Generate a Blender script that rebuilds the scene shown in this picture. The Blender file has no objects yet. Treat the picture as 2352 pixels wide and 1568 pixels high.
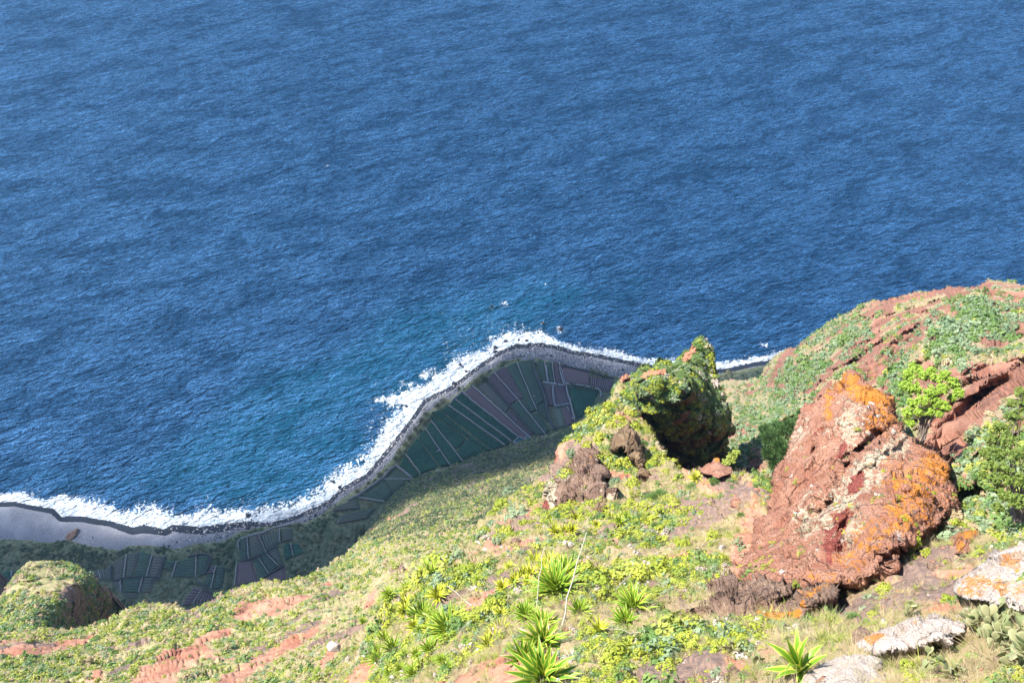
import bpy, math, random
import numpy as np
from mathutils import Vector, Matrix
random.seed(7); rng = np.random.default_rng(7)
R = math.radians
sc = bpy.context.scene
# ------------------------------------------------------------------ camera
CAMH = 560.0; PITCH = 50.0; LENS = 30.0
cam = bpy.data.objects.new('camera', bpy.data.cameras.new('camera'))
sc.collection.objects.link(cam); sc.camera = cam
cam.location = (0, 0, CAMH); cam.rotation_euler = (R(90 - PITCH), 0, 0)
cam.data.lens = LENS; cam.data.sensor_width = 36; cam.data.clip_start = 1; cam.data.clip_end = 60000
# ------------------------------------------------------------------ sky and sun
SUN_EL, SUN_LEFT = 55.0, 72.0      # elevation, degrees to the left of the view
sv = Vector((-math.sin(R(SUN_LEFT)) * math.cos(R(SUN_EL)), math.cos(R(SUN_LEFT)) * math.cos(R(SUN_EL)), math.sin(R(SUN_EL))))
w = bpy.data.worlds.new("World"); sc.world = w; w.use_nodes = True
nt = w.node_tree; bg = nt.nodes['Background']
sky = nt.nodes.new('ShaderNodeTexSky'); sky.sky_type = 'NISHITA'; sky.sun_disc = False
sky.sun_elevation = R(SUN_EL); sky.sun_rotation = R(-SUN_LEFT); sky.altitude = 560; sky.dust_density = .3; sky.ozone_density = 4
nt.links.new(sky.outputs[0], bg.inputs[0]); bg.inputs[1].default_value = 0.11
sun = bpy.data.objects.new('sun', bpy.data.lights.new('sun', 'SUN'))
sc.collection.objects.link(sun); sun.data.energy = 4.9; sun.data.angle = R(0.5); sun.data.color = (1, 0.95, 0.87)
sun.rotation_euler = sv.to_track_quat('Z', 'Y').to_euler()
sc.view_settings.view_transform = 'Standard'; sc.view_settings.look = 'None'
sc.view_settings.exposure = 1.33; sc.view_settings.gamma = 1
sc.render.engine = 'CYCLES'
sc.cycles.max_bounces = 5; sc.cycles.diffuse_bounces = 2; sc.cycles.glossy_bounces = 2; sc.cycles.transparent_max_bounces = 6

# ------------------------------------------------------------------ helpers
C = sc.collection
CX, CY, FP = 1176.0, 784.0, 2352 * LENS / 36      # reference pixels: photo scaled to 2352 x 1568
CT, ST = math.cos(R(90 - PITCH)), math.sin(R(90 - PITCH))
def ray(x, y):
    x = np.asarray(x, float); y = np.asarray(y, float)
    a = (x - CX) / FP; b = -(y - CY) / FP
    v = np.stack([a, b * CT + ST, b * ST - CT + 0 * a], -1)
    return v / np.linalg.norm(v, axis=-1, keepdims=True)
O3 = np.array([0, 0, CAMH])
def at(x, y, d): return O3 + ray(x, y) * np.asarray(d, float)[..., None]
def dz(x, y, z): return (np.asarray(z, float) - CAMH) / ray(x, y)[..., 2]
def atz(x, y, z): return at(x, y, dz(x, y, z))

def _h(i, j, k, s):
    n = (i * 374761393 + j * 668265263 + k * 2147483647 + s * 974634777) & 0xffffffff
    n = ((n ^ (n >> 13)) * 1274126177) & 0xffffffff
    n = n ^ (n >> 16)
    return (n & 0xffff) / 32768.0 - 1.0
def vnoise(P, s=0):
    P = np.asarray(P, float); F = np.floor(P).astype(np.int64); f = P - F
    u = f * f * f * (f * (f * 6 - 15) + 10); r = 0
    for a in (0, 1):
        for b in (0, 1):
            for c in (0, 1):
                wt = (u[..., 0] if a else 1 - u[..., 0]) * (u[..., 1] if b else 1 - u[..., 1]) * (u[..., 2] if c else 1 - u[..., 2])
                r = r + wt * _h(F[..., 0] + a, F[..., 1] + b, F[..., 2] + c, s)
    return r
def fbm(P, scale, octv=5, s=0, ridged=False, gain=.5):
    P = np.asarray(P, float) / scale; a = 1; r = 0; t = 0
    for o in range(octv):
        n = vnoise(P, s + o * 7)
        r = r + a * ((1 - 2 * np.abs(n)) if ridged else n); t += a
        a *= gain; P = P * 2.03 + 13.7
    return r / t
def facets(P, cell, s=0):
    """displacement made of randomly tilted planes, one per irregular cell"""
    P = np.asarray(P, float) / cell; sh = P.shape[:-1]; P = P.reshape(-1, 3); F = np.floor(P).astype(np.int64); best = np.full(len(P), 1e9); val = np.zeros(len(P))
    for a in (-1, 0, 1):
        for b in (-1, 0, 1):
            for c in (-1, 0, 1):
                i, j, k = F[:, 0] + a, F[:, 1] + b, F[:, 2] + c
                q = np.stack([i + .5 + .48 * _h(i, j, k, s), j + .5 + .48 * _h(i, j, k, s + 1), k + .5 + .48 * _h(i, j, k, s + 2)], -1)
                dl = P - q; d2 = (dl * dl).sum(-1); t = np.stack([_h(i, j, k, s + 3), _h(i, j, k, s + 4), _h(i, j, k, s + 5)], -1)
                v = (dl * t).sum(-1) * 1.3 + .5 * _h(i, j, k, s + 6); m = d2 < best; best = np.where(m, d2, best); val = np.where(m, v, val)
    return val.reshape(sh)
def inpoly(x, y, poly):
    ins = np.zeros(x.shape, bool); n = len(poly)
    for i in range(n):
        x0, y0 = poly[i]; x1, y1 = poly[(i + 1) % n]
        if y0 == y1: continue
        c = ((y0 > y) != (y1 > y)) & (x < (x1 - x0) * (y - y0) / (y1 - y0) + x0)
        ins ^= c
    return ins
def dline(x, y, pts, closed=False):
    best = np.full(x.shape, 1e9); n = len(pts)
    for i in range(n if closed else n - 1):
        x0, y0 = pts[i]; x1, y1 = pts[(i + 1) % n]
        dx, dy = x1 - x0, y1 - y0; L = dx * dx + dy * dy + 1e-9
        t = np.clip(((x - x0) * dx + (y - y0) * dy) / L, 0, 1)
        best = np.minimum(best, np.hypot(x - x0 - t * dx, y - y0 - t * dy))
    return best
class TPS:
    def __init__(s, pts, vals):
        s.p = np.array(pts, float) / 500; n = len(s.p)
        K = s.k(s.p, s.p) + np.eye(n) * 1e-5
        Pm = np.c_[np.ones(n), s.p]; A = np.block([[K, Pm], [Pm.T, np.zeros((3, 3))]])
        s.w = np.linalg.solve(A, np.r_[np.array(vals, float), 0, 0, 0])
    def k(s, a, b):
        d = np.hypot(a[:, None, 0] - b[None, :, 0], a[:, None, 1] - b[None, :, 1])
        return np.where(d > 0, d * d * np.log(d + 1e-12), 0)
    def __call__(s, x, y):
        q = np.c_[x.ravel(), y.ravel()] / 500; out = np.empty(len(q))
        for i in range(0, len(q), 100000):
            qq = q[i:i + 100000]
            out[i:i + 100000] = s.k(qq, s.p) @ s.w[:-3] + np.c_[np.ones(len(qq)), qq] @ s.w[-3:]
        return out.reshape(x.shape)

def tag(o, label=None, cat=None, group=None, kind=None):
    if label: o['label'] = label
    if cat: o['category'] = cat
    if group: o['group'] = group
    if kind: o['kind'] = kind
    return o
def mesh_np(name, V, F, mat, attrs=None, smooth=False):
    """F: (n,4) or (n,3) int array or list of them"""
    me = bpy.data.meshes.new(name)
    V = np.asarray(V, np.float32)
    Fs = F if isinstance(F, list) else [F]
    Fs = [np.asarray(f, np.int32) for f in Fs if len(f)]
    loops = np.concatenate([f.ravel() for f in Fs]); sizes = np.concatenate([np.full(len(f), f.shape[1], np.int32) for f in Fs])
    me.vertices.add(len(V)); me.vertices.foreach_set('co', V.ravel())
    me.loops.add(len(loops)); me.loops.foreach_set('vertex_index', loops)
    me.polygons.add(len(sizes)); me.polygons.foreach_set('loop_start', np.r_[0, np.cumsum(sizes)[:-1]].astype(np.int32))
    me.polygons.foreach_set('loop_total', sizes)
    if smooth: me.polygons.foreach_set('use_smooth', np.ones(len(sizes), bool))
    me.update(calc_edges=True)
    for k, v in (attrs or {}).items():
        v = np.asarray(v, np.float32)
        if v.ndim == 1:
            a = me.attributes.new(k, 'FLOAT', 'POINT'); a.data.foreach_set('value', v)
        else:
            a = me.attributes.new(k, 'FLOAT_VECTOR', 'POINT'); a.data.foreach_set('vector', v.ravel())
    if mat: me.materials.append(mat)
    return me
def obj(name, me, parent=None, loc=None):
    o = bpy.data.objects.new(name, me); C.objects.link(o)
    if parent is not None: o.parent = parent
    if loc is not None: o.location = loc
    return o
def empty(name, loc):
    o = bpy.data.objects.new(name, None); C.objects.link(o); o.location = loc; o.empty_display_size = .2
    return o
class Buf:
    def __init__(s): s.V = []; s.F3 = []; s.F4 = []; s.A = []; s.n = 0
    def add(s, V, F, a=None):
        V = np.asarray(V, float); F = np.asarray(F, int) + s.n
        s.V.append(V); (s.F4 if F.shape[1] == 4 else s.F3).append(F)
        s.A.append(np.zeros(len(V)) if a is None else np.broadcast_to(np.asarray(a, float), (len(V),)).copy()); s.n += len(V)
    def tube(s, pts, rads, seg=6, a=0):
        pts = np.asarray(pts, float); n = len(pts); V = []; F = []
        for i in range(n):
            t = pts[min(i + 1, n - 1)] - pts[max(i - 1, 0)]; t /= np.linalg.norm(t) + 1e-9
            u = np.cross(t, [0.3, 0.9, 0.2]); u /= np.linalg.norm(u) + 1e-9; v = np.cross(t, u)
            for k in range(seg):
                an = 2 * math.pi * k / seg; V.append(pts[i] + rads[i] * (math.cos(an) * u + math.sin(an) * v))
        for i in range(n - 1):
            for k in range(seg):
                F.append((i * seg + k, i * seg + (k + 1) % seg, (i + 1) * seg + (k + 1) % seg, (i + 1) * seg + k))
        s.add(V, F, a)
    def mesh(s, name, mat, smooth=False, attr='v'):
        return mesh_np(name, np.concatenate(s.V), [np.concatenate(f) for f in (s.F4, s.F3) if f], mat, {attr: np.concatenate(s.A)}, smooth)

# ------------------------------------------------------------------ materials
class N:
    def __init__(s, name):
        s.m = bpy.data.materials.new(name); s.m.use_nodes = True; s.t = s.m.node_tree
        s.b = s.t.nodes['Principled BSDF']; s.out = s.t.nodes['Material Output']; s.L = s.t.links.new
        s.geo = s.t.nodes.new('ShaderNodeNewGeometry')
    def n(s, typ, **kw):
        x = s.t.nodes.new(typ)
        for k, v in kw.items(): setattr(x, k, v)
        return x
    def pos(s, scale=(1, 1, 1), rot=(0, 0, 0)):
        m = s.n('ShaderNodeMapping'); s.L(s.geo.outputs['Position'], m.inputs[0]); m.inputs['Scale'].default_value = scale; m.inputs['Rotation'].default_value = rot
        return m.outputs[0]
    def wpos(s, ang, stretch):
        m = s.n('ShaderNodeMapping'); s.L(s.geo.outputs['Position'], m.inputs[0]); m.inputs['Rotation'].default_value = (0, 0, R(-ang))
        m2 = s.n('ShaderNodeMapping'); s.L(m.outputs[0], m2.inputs[0]); m2.inputs['Scale'].default_value = (1, stretch, 1); return m2.outputs[0]
    def opos(s, scale=(1, 1, 1)):
        c = s.n('ShaderNodeTexCoord'); m = s.n('ShaderNodeMapping'); s.L(c.outputs['Object'], m.inputs[0]); m.inputs['Scale'].default_value = scale
        return m.outputs[0]
    def noise(s, vec, scale, det=4, rough=.55, dist=0):
        x = s.n('ShaderNodeTexNoise'); s.L(vec, x.inputs['Vector']); x.inputs['Scale'].default_value = scale
        x.inputs['Detail'].default_value = det; x.inputs['Roughness'].default_value = rough; x.inputs['Distortion'].default_value = dist
        return x.outputs['Fac']
    def voro(s, vec, scale, feat='F1', out='Distance'):
        x = s.n('ShaderNodeTexVoronoi', feature=feat); s.L(vec, x.inputs['Vector']); x.inputs['Scale'].default_value = scale
        return x.outputs[out]
    def attr(s, name, out='Fac'):
        x = s.n('ShaderNodeAttribute', attribute_name=name); return x.outputs[out]
    def math(s, op, a, b=None, clamp=False):
        x = s.n('ShaderNodeMath', operation=op, use_clamp=clamp)
        for i, v in enumerate((a, b)):
            if v is None: continue
            if isinstance(v, (int, float)): x.inputs[i].default_value = v
            else: s.L(v, x.inputs[i])
        return x.outputs[0]
    def rng(s, v, a, b, c=0, d=1, smooth=True):
        x = s.n('ShaderNodeMapRange', interpolation_type='SMOOTHSTEP' if smooth else 'LINEAR'); s.L(v, x.inputs[0])
        for i, q in enumerate((a, b, c, d)): x.inputs[i + 1].default_value = q
        return x.outputs[0]
    def ramp(s, v, stops):
        x = s.n('ShaderNodeValToRGB'); s.L(v, x.inputs[0]); e = x.color_ramp.elements
        while len(e) < len(stops): e.new(0.5)
        for i, (p, c) in enumerate(stops): e[i].position = p; e[i].color = (*c, 1)
        return x.outputs[0]
    def mix(s, f, a, b, mode='MIX'):
        x = s.n('ShaderNodeMix', data_type='RGBA', blend_type=mode)
        for sk, v in ((x.inputs[0], f), (x.inputs[6], a), (x.inputs[7], b)):
            if isinstance(v, (int, float)): sk.default_value = v
            elif isinstance(v, tuple): sk.default_value = (*v, 1)
            else: s.L(v, sk)
        return x.outputs[2]
    def bump(s, h, dist=1, strength=1, prev=None):
        x = s.n('ShaderNodeBump'); s.L(h, x.inputs['Height']); x.inputs['Distance'].default_value = dist; x.inputs['Strength'].default_value = strength
        if prev is not None: s.L(prev, x.inputs['Normal'])
        return x.outputs[0]
    def fin(s, col=None, rough=.9, normal=None, spec=.2):
        if col is not None:
            if isinstance(col, tuple): s.b.inputs['Base Color'].default_value = (*col, 1)
            else: s.L(col, s.b.inputs['Base Color'])
        s.b.inputs['Roughness'].default_value = rough; s.b.inputs['Specular IOR Level'].default_value = spec
        if normal is not None: s.L(normal, s.b.inputs['Normal'])
        return s.m
M = {}
def terrain_mat(name, k=1.0, dry=(.50, .37, .235), grn=(.24, .27, .09), soil1=(.34, .14, .09), soil2=(.46, .25, .17), rock=(.15, .11, .095)):
    """k = size in metres of the fine grain"""
    s = N(name); p = s.pos()
    big = s.noise(p, .12 / k, 6, .6); mid = s.noise(p, .9 / k, 6, .65); fine = s.noise(p, 5 / k, 5, .7)
    veg = s.mix(s.rng(mid, .42, .6), dry, grn)
    veg = s.mix(s.rng(fine, .35, .7), veg, (dry[0] * .55, dry[1] * .6, dry[2] * .5))
    soil = s.mix(s.rng(big, .35, .65), soil1, soil2); soil = s.mix(s.rng(fine, .45, .75, 0, .6), soil, (soil1[0] * .55, soil1[1] * .5, soil1[2] * .5))
    rk = s.mix(s.rng(mid, .35, .65), rock, (rock[0] * 1.9, rock[1] * 1.7, rock[2] * 1.5)); rk = s.mix(s.rng(fine, .5, .8, 0, .7), rk, (rock[0] * .4, rock[1] * .4, rock[2] * .4))
    ms = s.rng(s.math('ADD', s.attr('soil'), s.math('MULTIPLY', s.math('SUBTRACT', mid, .5), 1.4)), .4, .6)
    mr = s.rng(s.math('ADD', s.attr('rock'), s.math('MULTIPLY', s.math('SUBTRACT', mid, .5), 1.6)), .4, .6)
    col = s.mix(mr, s.mix(ms, veg, soil), rk)
    h = s.math('ADD', s.math('MULTIPLY', mid, 1.0), s.math('MULTIPLY', fine, .35))
    return s.fin(col, .95, s.bump(h, .55 * k, .8), .1)
M['slope_near'] = terrain_mat('slope_near', .35, dry=(.42, .30, .19), grn=(.17, .21, .06))
M['slope_far'] = terrain_mat('slope_far', 1.6, dry=(.46, .36, .22), grn=(.25, .28, .09))
M['slope_right'] = terrain_mat('slope_right', .9, soil1=(.27, .12, .085), soil2=(.36, .19, .13), rock=(.17, .09, .07), dry=(.42, .30, .21), grn=(.24, .25, .1))
def rock_mat(name, cols, lichen=.5, k=1.0, stripe=True):
    s = N(name); p = s.pos(); a = s.noise(p, .35 / k, 6, .6, .4); st = s.noise(s.pos((1.2, .25, .5), (0, .5, .6)), .8 / k, 6, .6, .5)
    f = s.noise(p, 3.5 / k, 5, .7); v = s.voro(p, 2.2 / k)
    c = s.mix(s.rng(a, .38, .62), cols[0], cols[1]); c = s.mix(s.rng(st, .45, .65, 0, .5), c, cols[2])
    c = s.mix(s.rng(f, .55, .72, 0, .75), c, tuple(q * .4 for q in cols[0]))
    lm = s.math('MULTIPLY', s.rng(s.math('ADD', s.attr('lichen'), s.math('MULTIPLY', s.math('SUBTRACT', s.noise(p, 1.6 / k, 9, .78), .5), 2.8)), .40, .56), s.rng(s.noise(p, 7 / k, 4, .7), .34, .48, .2, .95))
    c = s.mix(lm, c, s.mix(s.rng(f, .4, .65), (.85, .33, .03), (.62, .21, .04)))
    pm = s.rng(s.math('ADD', s.attr('pale'), s.math('MULTIPLY', s.math('SUBTRACT', s.noise(p, 1.1 / k, 8, .7, 1), .5), 2.6)), .3, .5)
    c = s.mix(s.math('MULTIPLY', pm, s.math('SUBTRACT', 1, lm)), c, s.mix(s.rng(f, .45, .65), (.68, .58, .42), (.46, .38, .27)))
    rm = s.rng(s.math('ADD', s.attr('red'), s.math('MULTIPLY', s.math('SUBTRACT', a, .5), 1.0)), .4, .6)
    c = s.mix(rm, c, s.mix(s.rng(f, .4, .6), (.42, .12, .09), (.25, .07, .06)))
    v3 = s.voro(p, 5 / k); v4 = s.noise(p, 9 / k, 5, .75)
    c = s.mix(s.rng(v4, .52, .72, 0, .5), c, tuple(q * .35 for q in cols[0])); c = s.mix(s.rng(v4, .3, .45, .4, 0), c, tuple(min(.7, q * 1.5) for q in cols[1]))
    wv = s.n('ShaderNodeVectorMath', operation='ADD'); ns = s.n('ShaderNodeTexNoise'); ns.inputs['Scale'].default_value = .6 / k; s.L(p, ns.inputs['Vector']); s.L(p, wv.inputs[0]); sc2 = s.n('ShaderNodeVectorMath', operation='SCALE'); s.L(ns.outputs['Color'], sc2.inputs[0]); sc2.inputs['Scale'].default_value = 1.2 * k; s.L(sc2.outputs[0], wv.inputs[1])
    ck = s.rng(s.voro(wv.outputs[0], .13 / k, 'DISTANCE_TO_EDGE'), .0, .02)
    c = s.mix(s.math('MULTIPLY', s.math('SUBTRACT', 1, ck), .5), c, tuple(q * .25 for q in cols[0]))
    h = s.math('ADD', s.math('MULTIPLY', s.math('SUBTRACT', ck, 1), .6), h0 := s.math('ADD', s.math('MULTIPLY', a, 1.5), s.math('ADD', s.math('MULTIPLY', f, .9), s.math('ADD', s.math('MULTIPLY', v, .4), s.math('ADD', s.math('MULTIPLY', v3, -.35), s.math('MULTIPLY', v4, .35))))))
    return s.fin(c, .95, s.bump(h, .6 * k, 1.0), .1)
M['orange_rock'] = rock_mat('orange_rock', [(.42, .19, .125), (.54, .29, .20), (.48, .23, .15)], k=.8)
M['brown_rock'] = rock_mat('brown_rock', [(.25, .16, .12), (.38, .25, .18), (.2, .13, .1)], k=.7)
M['pale_rock'] = rock_mat('pale_rock', [(.70, .58, .50), (.80, .70, .62), (.58, .43, .35)], k=.35)
M['tan_rock'] = rock_mat('tan_rock', [(.26, .17, .10), (.36, .25, .15), (.16, .11, .08)], k=.7)
s = N('pinnacle_rock'); p = s.pos(); a = s.noise(p, .18, 6, .65); f = s.noise(p, 1.5, 6, .7); up = s.n('ShaderNodeSeparateXYZ'); s.L(s.geo.outputs['Normal'], up.inputs[0])
c = s.mix(s.rng(a, .4, .6), (.13, .085, .065), (.085, .06, .05)); g = s.math('ADD', s.math('MULTIPLY', up.outputs[2], .5), f)
c = s.mix(s.rng(g, .5, .62), c, s.mix(s.rng(f, .4, .6), (.07, .11, .03), (.13, .17, .06)))
c = s.mix(s.rng(s.attr('red'), .4, .6), c, (.42, .2, .12))
M['pinnacle'] = s.fin(c, .95, s.bump(s.math('ADD', a, s.math('MULTIPLY', f, .4)), 1.2, .9), .1)
def boulder_mat(name, c1, c2, k=1):
    s = N(name); p = s.pos(); a = s.noise(p, 1.2 / k, 6, .65)
    return s.fin(s.mix(s.rng(a, .35, .65), c1, c2), .9, s.bump(a, .5 * k, .8), .2)
M['wet_boulder'] = boulder_mat('wet_boulder', (.02, .023, .03), (.045, .05, .06), 2)
M['dry_boulder'] = boulder_mat('dry_boulder', (.3, .28, .28), (.45, .42, .4), 2)
M['white_boulder'] = boulder_mat('white_boulder', (.34, .28, .24), (.5, .43, .38), .5)
M['concrete'] = boulder_mat('concrete', (.27, .26, .255), (.42, .40, .38), 1)
M['channel'] = boulder_mat('channel', (.34, .3, .29), (.46, .42, .4), 1)
M['dark_wall'] = boulder_mat('dark_wall', (.05, .05, .055), (.14, .13, .13), 1)
M['grey_wood'] = boulder_mat('grey_wood', (.22, .21, .22), (.34, .31, .30), 1)
def leaf_mat(name, c1, c2, rough=.6, trans=.25):
    s = N(name); oi = s.n('ShaderNodeObjectInfo'); v = s.attr('v')
    c = s.mix(oi.outputs['Random'], c1, c2); c = s.mix(s.math('MULTIPLY', v, .45), c, (c2[0] * 1.15, c2[1] * 1.1, c2[2]))
    s.fin(c, rough, None, .25)
    if trans:
        tr = s.n('ShaderNodeBsdfTranslucent'); mx = s.n('ShaderNodeMixShader'); mx.inputs[0].default_value = trans
        s.L(c, tr.inputs[0]); s.L(s.b.outputs[0], mx.inputs[1]); s.L(tr.outputs[0], mx.inputs[2]); s.L(mx.outputs[0], s.out.inputs[0])
    return s.m
M['yellow_leaf'] = leaf_mat('yellow_leaf', (.26, .34, .035), (.42, .44, .06))
M['blue_leaf'] = leaf_mat('blue_leaf', (.16, .25, .13), (.28, .36, .21))
M['green_leaf'] = leaf_mat('green_leaf', (.09, .19, .045), (.18, .27, .08))
M['far_green'] = leaf_mat('far_green', (.19, .28, .04), (.42, .43, .1))
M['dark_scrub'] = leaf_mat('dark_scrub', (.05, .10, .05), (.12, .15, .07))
M['reed_leaf'] = leaf_mat('reed_leaf', (.18, .2, .09), (.3, .28, .15))
M['straw'] = leaf_mat('straw', (.34, .26, .15), (.52, .42, .26))
M['silver'] = leaf_mat('silver', (.55, .55, .5), (.68, .68, .64))
M['twig'] = leaf_mat('twig', (.35, .28, .24), (.5, .42, .38), .8, 0)
M['pine_leaf'] = leaf_mat('pine_leaf', (.05, .12, .035), (.1, .18, .06))
M['bright_leaf'] = leaf_mat('bright_leaf', (.24, .38, .04), (.38, .48, .09))
M['right_leaf'] = leaf_mat('right_leaf', (.09, .17, .03), (.2, .25, .05))
M['glossy_leaf'] = leaf_mat('glossy_leaf', (.1, .25, .02), (.22, .4, .05), .35)
M['bark'] = leaf_mat('bark', (.13, .1, .08), (.2, .16, .13), .9, 0)
M['pad'] = leaf_mat('pad', (.12, .17, .06), (.30, .29, .16), .5, 0)
M['stalk'] = leaf_mat('stalk', (.4, .35, .27), (.5, .45, .37), .7, 0)
s = N('agave_leaf'); v = s.attr('v'); oi = s.n('ShaderNodeObjectInfo')
c = s.mix(s.rng(v, .5, .85), s.mix(oi.outputs['Random'], (.06, .19, .012), (.16, .31, .02)), s.mix(oi.outputs['Random'], (.6, .62, .07), (.7, .64, .12)))
c = s.mix(s.rng(v, 1.5, 2), c, (.42, .3, .16))
tr = s.n('ShaderNodeBsdfTranslucent'); mx = s.n('ShaderNodeMixShader'); mx.inputs[0].default_value = .2
s.fin(c, .4, None, .4); s.L(c, tr.inputs[0]); s.L(s.b.outputs[0], mx.inputs[1]); s.L(tr.outputs[0], mx.inputs[2]); s.L(mx.outputs[0], s.out.inputs[0])
M['agave'] = s.m
s = N('agave_yellow'); v = s.attr('v')
c = s.mix(s.rng(v, .5, .9), (.3, .36, .02), (.62, .56, .08)); s.fin(c, .45, None, .3); M['agave_yellow'] = s.m
def field_mat(name, crop1, crop2, soil, thr=.45):
    s = N(name); p = s.pos(); a = s.noise(p, .5, 5, .6); f = s.noise(p, 2.2, 3, .6); big = s.noise(p, .06, 3)
    so = s.mix(f, tuple(q * .75 for q in soil), tuple(q * 1.2 for q in soil))
    cr = s.mix(s.rng(s.math('ADD', a, s.math('SUBTRACT', big, .5)), .35, .65), crop1, crop2)
    v = s.math('ADD', s.attr('v'), s.math('MULTIPLY', s.math('SUBTRACT', f, .5), .7))
    return s.fin(s.mix(s.rng(v, thr, thr + .25), so, cr), .9, None, .1)
M['f_dark'] = field_mat('field_dark_green', (.03, .10, .065), (.055, .15, .085), (.03, .04, .035), .25)
M['f_green'] = field_mat('field_green', (.055, .115, .07), (.085, .15, .08), (.09, .075, .08), .4)
M['f_purple'] = field_mat('field_purple', (.17, .125, .125), (.2, .15, .145), (.085, .06, .06), .55)
M['f_mixed'] = field_mat('field_mixed', (.10, .14, .09), (.17, .16, .12), (.12, .09, .085), .45)
M['f_bare'] = field_mat('field_bare', (.2, .135, .125), (.24, .17, .155), (.17, .115, .11), .6)
M['f_grass'] = field_mat('field_grass', (.14, .19, .11), (.18, .22, .13), (.16, .17, .12), .3)
s = N('tank_water'); s.fin((.02, .13, .11), .08, None, .5); M['tank'] = s.m
# beach / coastal ground
s = N('coast_ground'); p = s.pos(); a = s.noise(p, .05, 6, .6); mid = s.noise(p, .35, 6, .65); f = s.noise(p, 1.6, 5, .75); v = s.voro(p, .8, 'F1', 'Color')
peb = s.mix(s.rng(f, .35, .7), (.14, .145, .17), (.31, .31, .34)); peb = s.mix(s.math('MULTIPLY', s.attr('cobble'), s.rng(f, .42, .58)), peb, (.06, .065, .08))
peb = s.mix(s.rng(a, .45, .7, 0, .35), peb, (.45, .45, .47))
wet = s.mix(s.rng(f, .5, .8), (.015, .02, .032), (.05, .055, .075))
vg = s.mix(s.rng(mid, .4, .6), (.10, .13, .06), (.25, .23, .13)); vg = s.mix(s.rng(f, .5, .7), vg, (.05, .075, .04)); vg = s.mix(s.rng(a, .55, .7, 0, .6), vg, (.05, .1, .045))
mw = s.rng(s.math('ADD', s.attr('wet'), s.math('MULTIPLY', s.math('SUBTRACT', mid, .5), .5)), .45, .55)
mv = s.rng(s.math('ADD', s.attr('veg'), s.math('MULTIPLY', s.math('SUBTRACT', mid, .5), .9)), .42, .58)
M['coast'] = s.fin(s.mix(mv, s.mix(mw, peb, wet), vg), .9, s.bump(s.math('ADD', f, mid), 1.0, .6), .2)
# sea
s = N('sea'); rz = R(-17)
pw = s.wpos(22, 3.2); pm = s.wpos(15, 2.6)
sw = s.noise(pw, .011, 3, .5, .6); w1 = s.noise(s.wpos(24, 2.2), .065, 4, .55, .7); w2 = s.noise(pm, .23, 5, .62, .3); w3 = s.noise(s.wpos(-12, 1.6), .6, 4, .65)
h = s.math('ADD', s.math('ADD', s.math('MULTIPLY', sw, 12), s.math('MULTIPLY', w1, 12)), s.math('ADD', s.math('MULTIPLY', s.noise(pm, .17, 3, .55, .4), 7.5), s.math('MULTIPLY', w3, .5)))
nm = s.bump(h, 1.0, 1.0)
tq = s.math('ADD', s.attr('lit_teal'), s.math('MULTIPLY', s.math('SUBTRACT', s.noise(s.pos(), .008, 4, .6, .8), .5), 1.1))
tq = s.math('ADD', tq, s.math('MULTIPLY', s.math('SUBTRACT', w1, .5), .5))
body = s.mix(s.rng(tq, 0.15, 1.1, 0, 1), (.0002, .0165, .048), (.0002, .050, .090))  # sunlit teal against cloud-shaded navy, painted into the water colour
body = s.mix(s.math('MULTIPLY', s.rng(w2, .5, .64, 0, 1), s.rng(s.math('ADD', s.math('MULTIPLY', w1, .6), s.math('MULTIPLY', s.noise(s.wpos(25, 2.), .02, 4, .6, .6), .4)), .44, .6, .05, .3)), body, (.03, .14, .30))  # lighter ripple crests: sky highlights painted into the body colour
fo = s.attr('foam'); lace = s.noise(s.pos(), .28, 9, .7, 1.8); v2 = s.voro(s.pos(), .22, 'DISTANCE_TO_EDGE')
fm = s.rng(s.math('ADD', fo, s.math('ADD', s.math('MULTIPLY', s.math('SUBTRACT', lace, .5), 2.3), s.math('MULTIPLY', s.math('SUBTRACT', .18, v2), .35))), .42, .72)
fm = s.math('MULTIPLY', fm, s.rng(fo, .02, .12))
col = s.mix(fm, body, s.mix(s.rng(lace, .4, .6), (.42, .5, .56), (.72, .76, .8)))
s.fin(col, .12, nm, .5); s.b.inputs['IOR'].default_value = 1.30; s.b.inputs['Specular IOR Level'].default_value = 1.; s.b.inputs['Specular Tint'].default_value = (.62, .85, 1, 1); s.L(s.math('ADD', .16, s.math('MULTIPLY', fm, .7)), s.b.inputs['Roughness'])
df = s.n('ShaderNodeBsdfDiffuse'); gl = s.n('ShaderNodeBsdfGlossy'); fr = s.n('ShaderNodeFresnel'); mx = s.n('ShaderNodeMixShader')
s.L(col, df.inputs[0]); s.L(nm, df.inputs['Normal']); s.L(nm, gl.inputs['Normal']); s.L(nm, fr.inputs['Normal']); fr.inputs['IOR'].default_value = 1.36
gl.inputs['Color'].default_value = (.30, .62, 1, 1); s.L(s.math('ADD', .29, s.math('MULTIPLY', fm, .5)), gl.inputs['Roughness'])
s.L(s.math('MULTIPLY', s.math('MULTIPLY', fr.outputs[0], s.math('MULTIPLY', s.rng(s.noise(s.wpos(20, 2.6), .016, 6, .68, .6), .36, .64, .55, 1.6), s.rng(s.noise(s.wpos(14, 3.), .09, 4, .6, .4), .38, .62, .7, 1.5))), s.math('SUBTRACT', 1, fm), True), mx.inputs[0]); s.L(df.outputs[0], mx.inputs[1]); s.L(gl.outputs[0], mx.inputs[2]); s.L(mx.outputs[0], s.out.inputs[0])
M['sea'] = s.m

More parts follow.
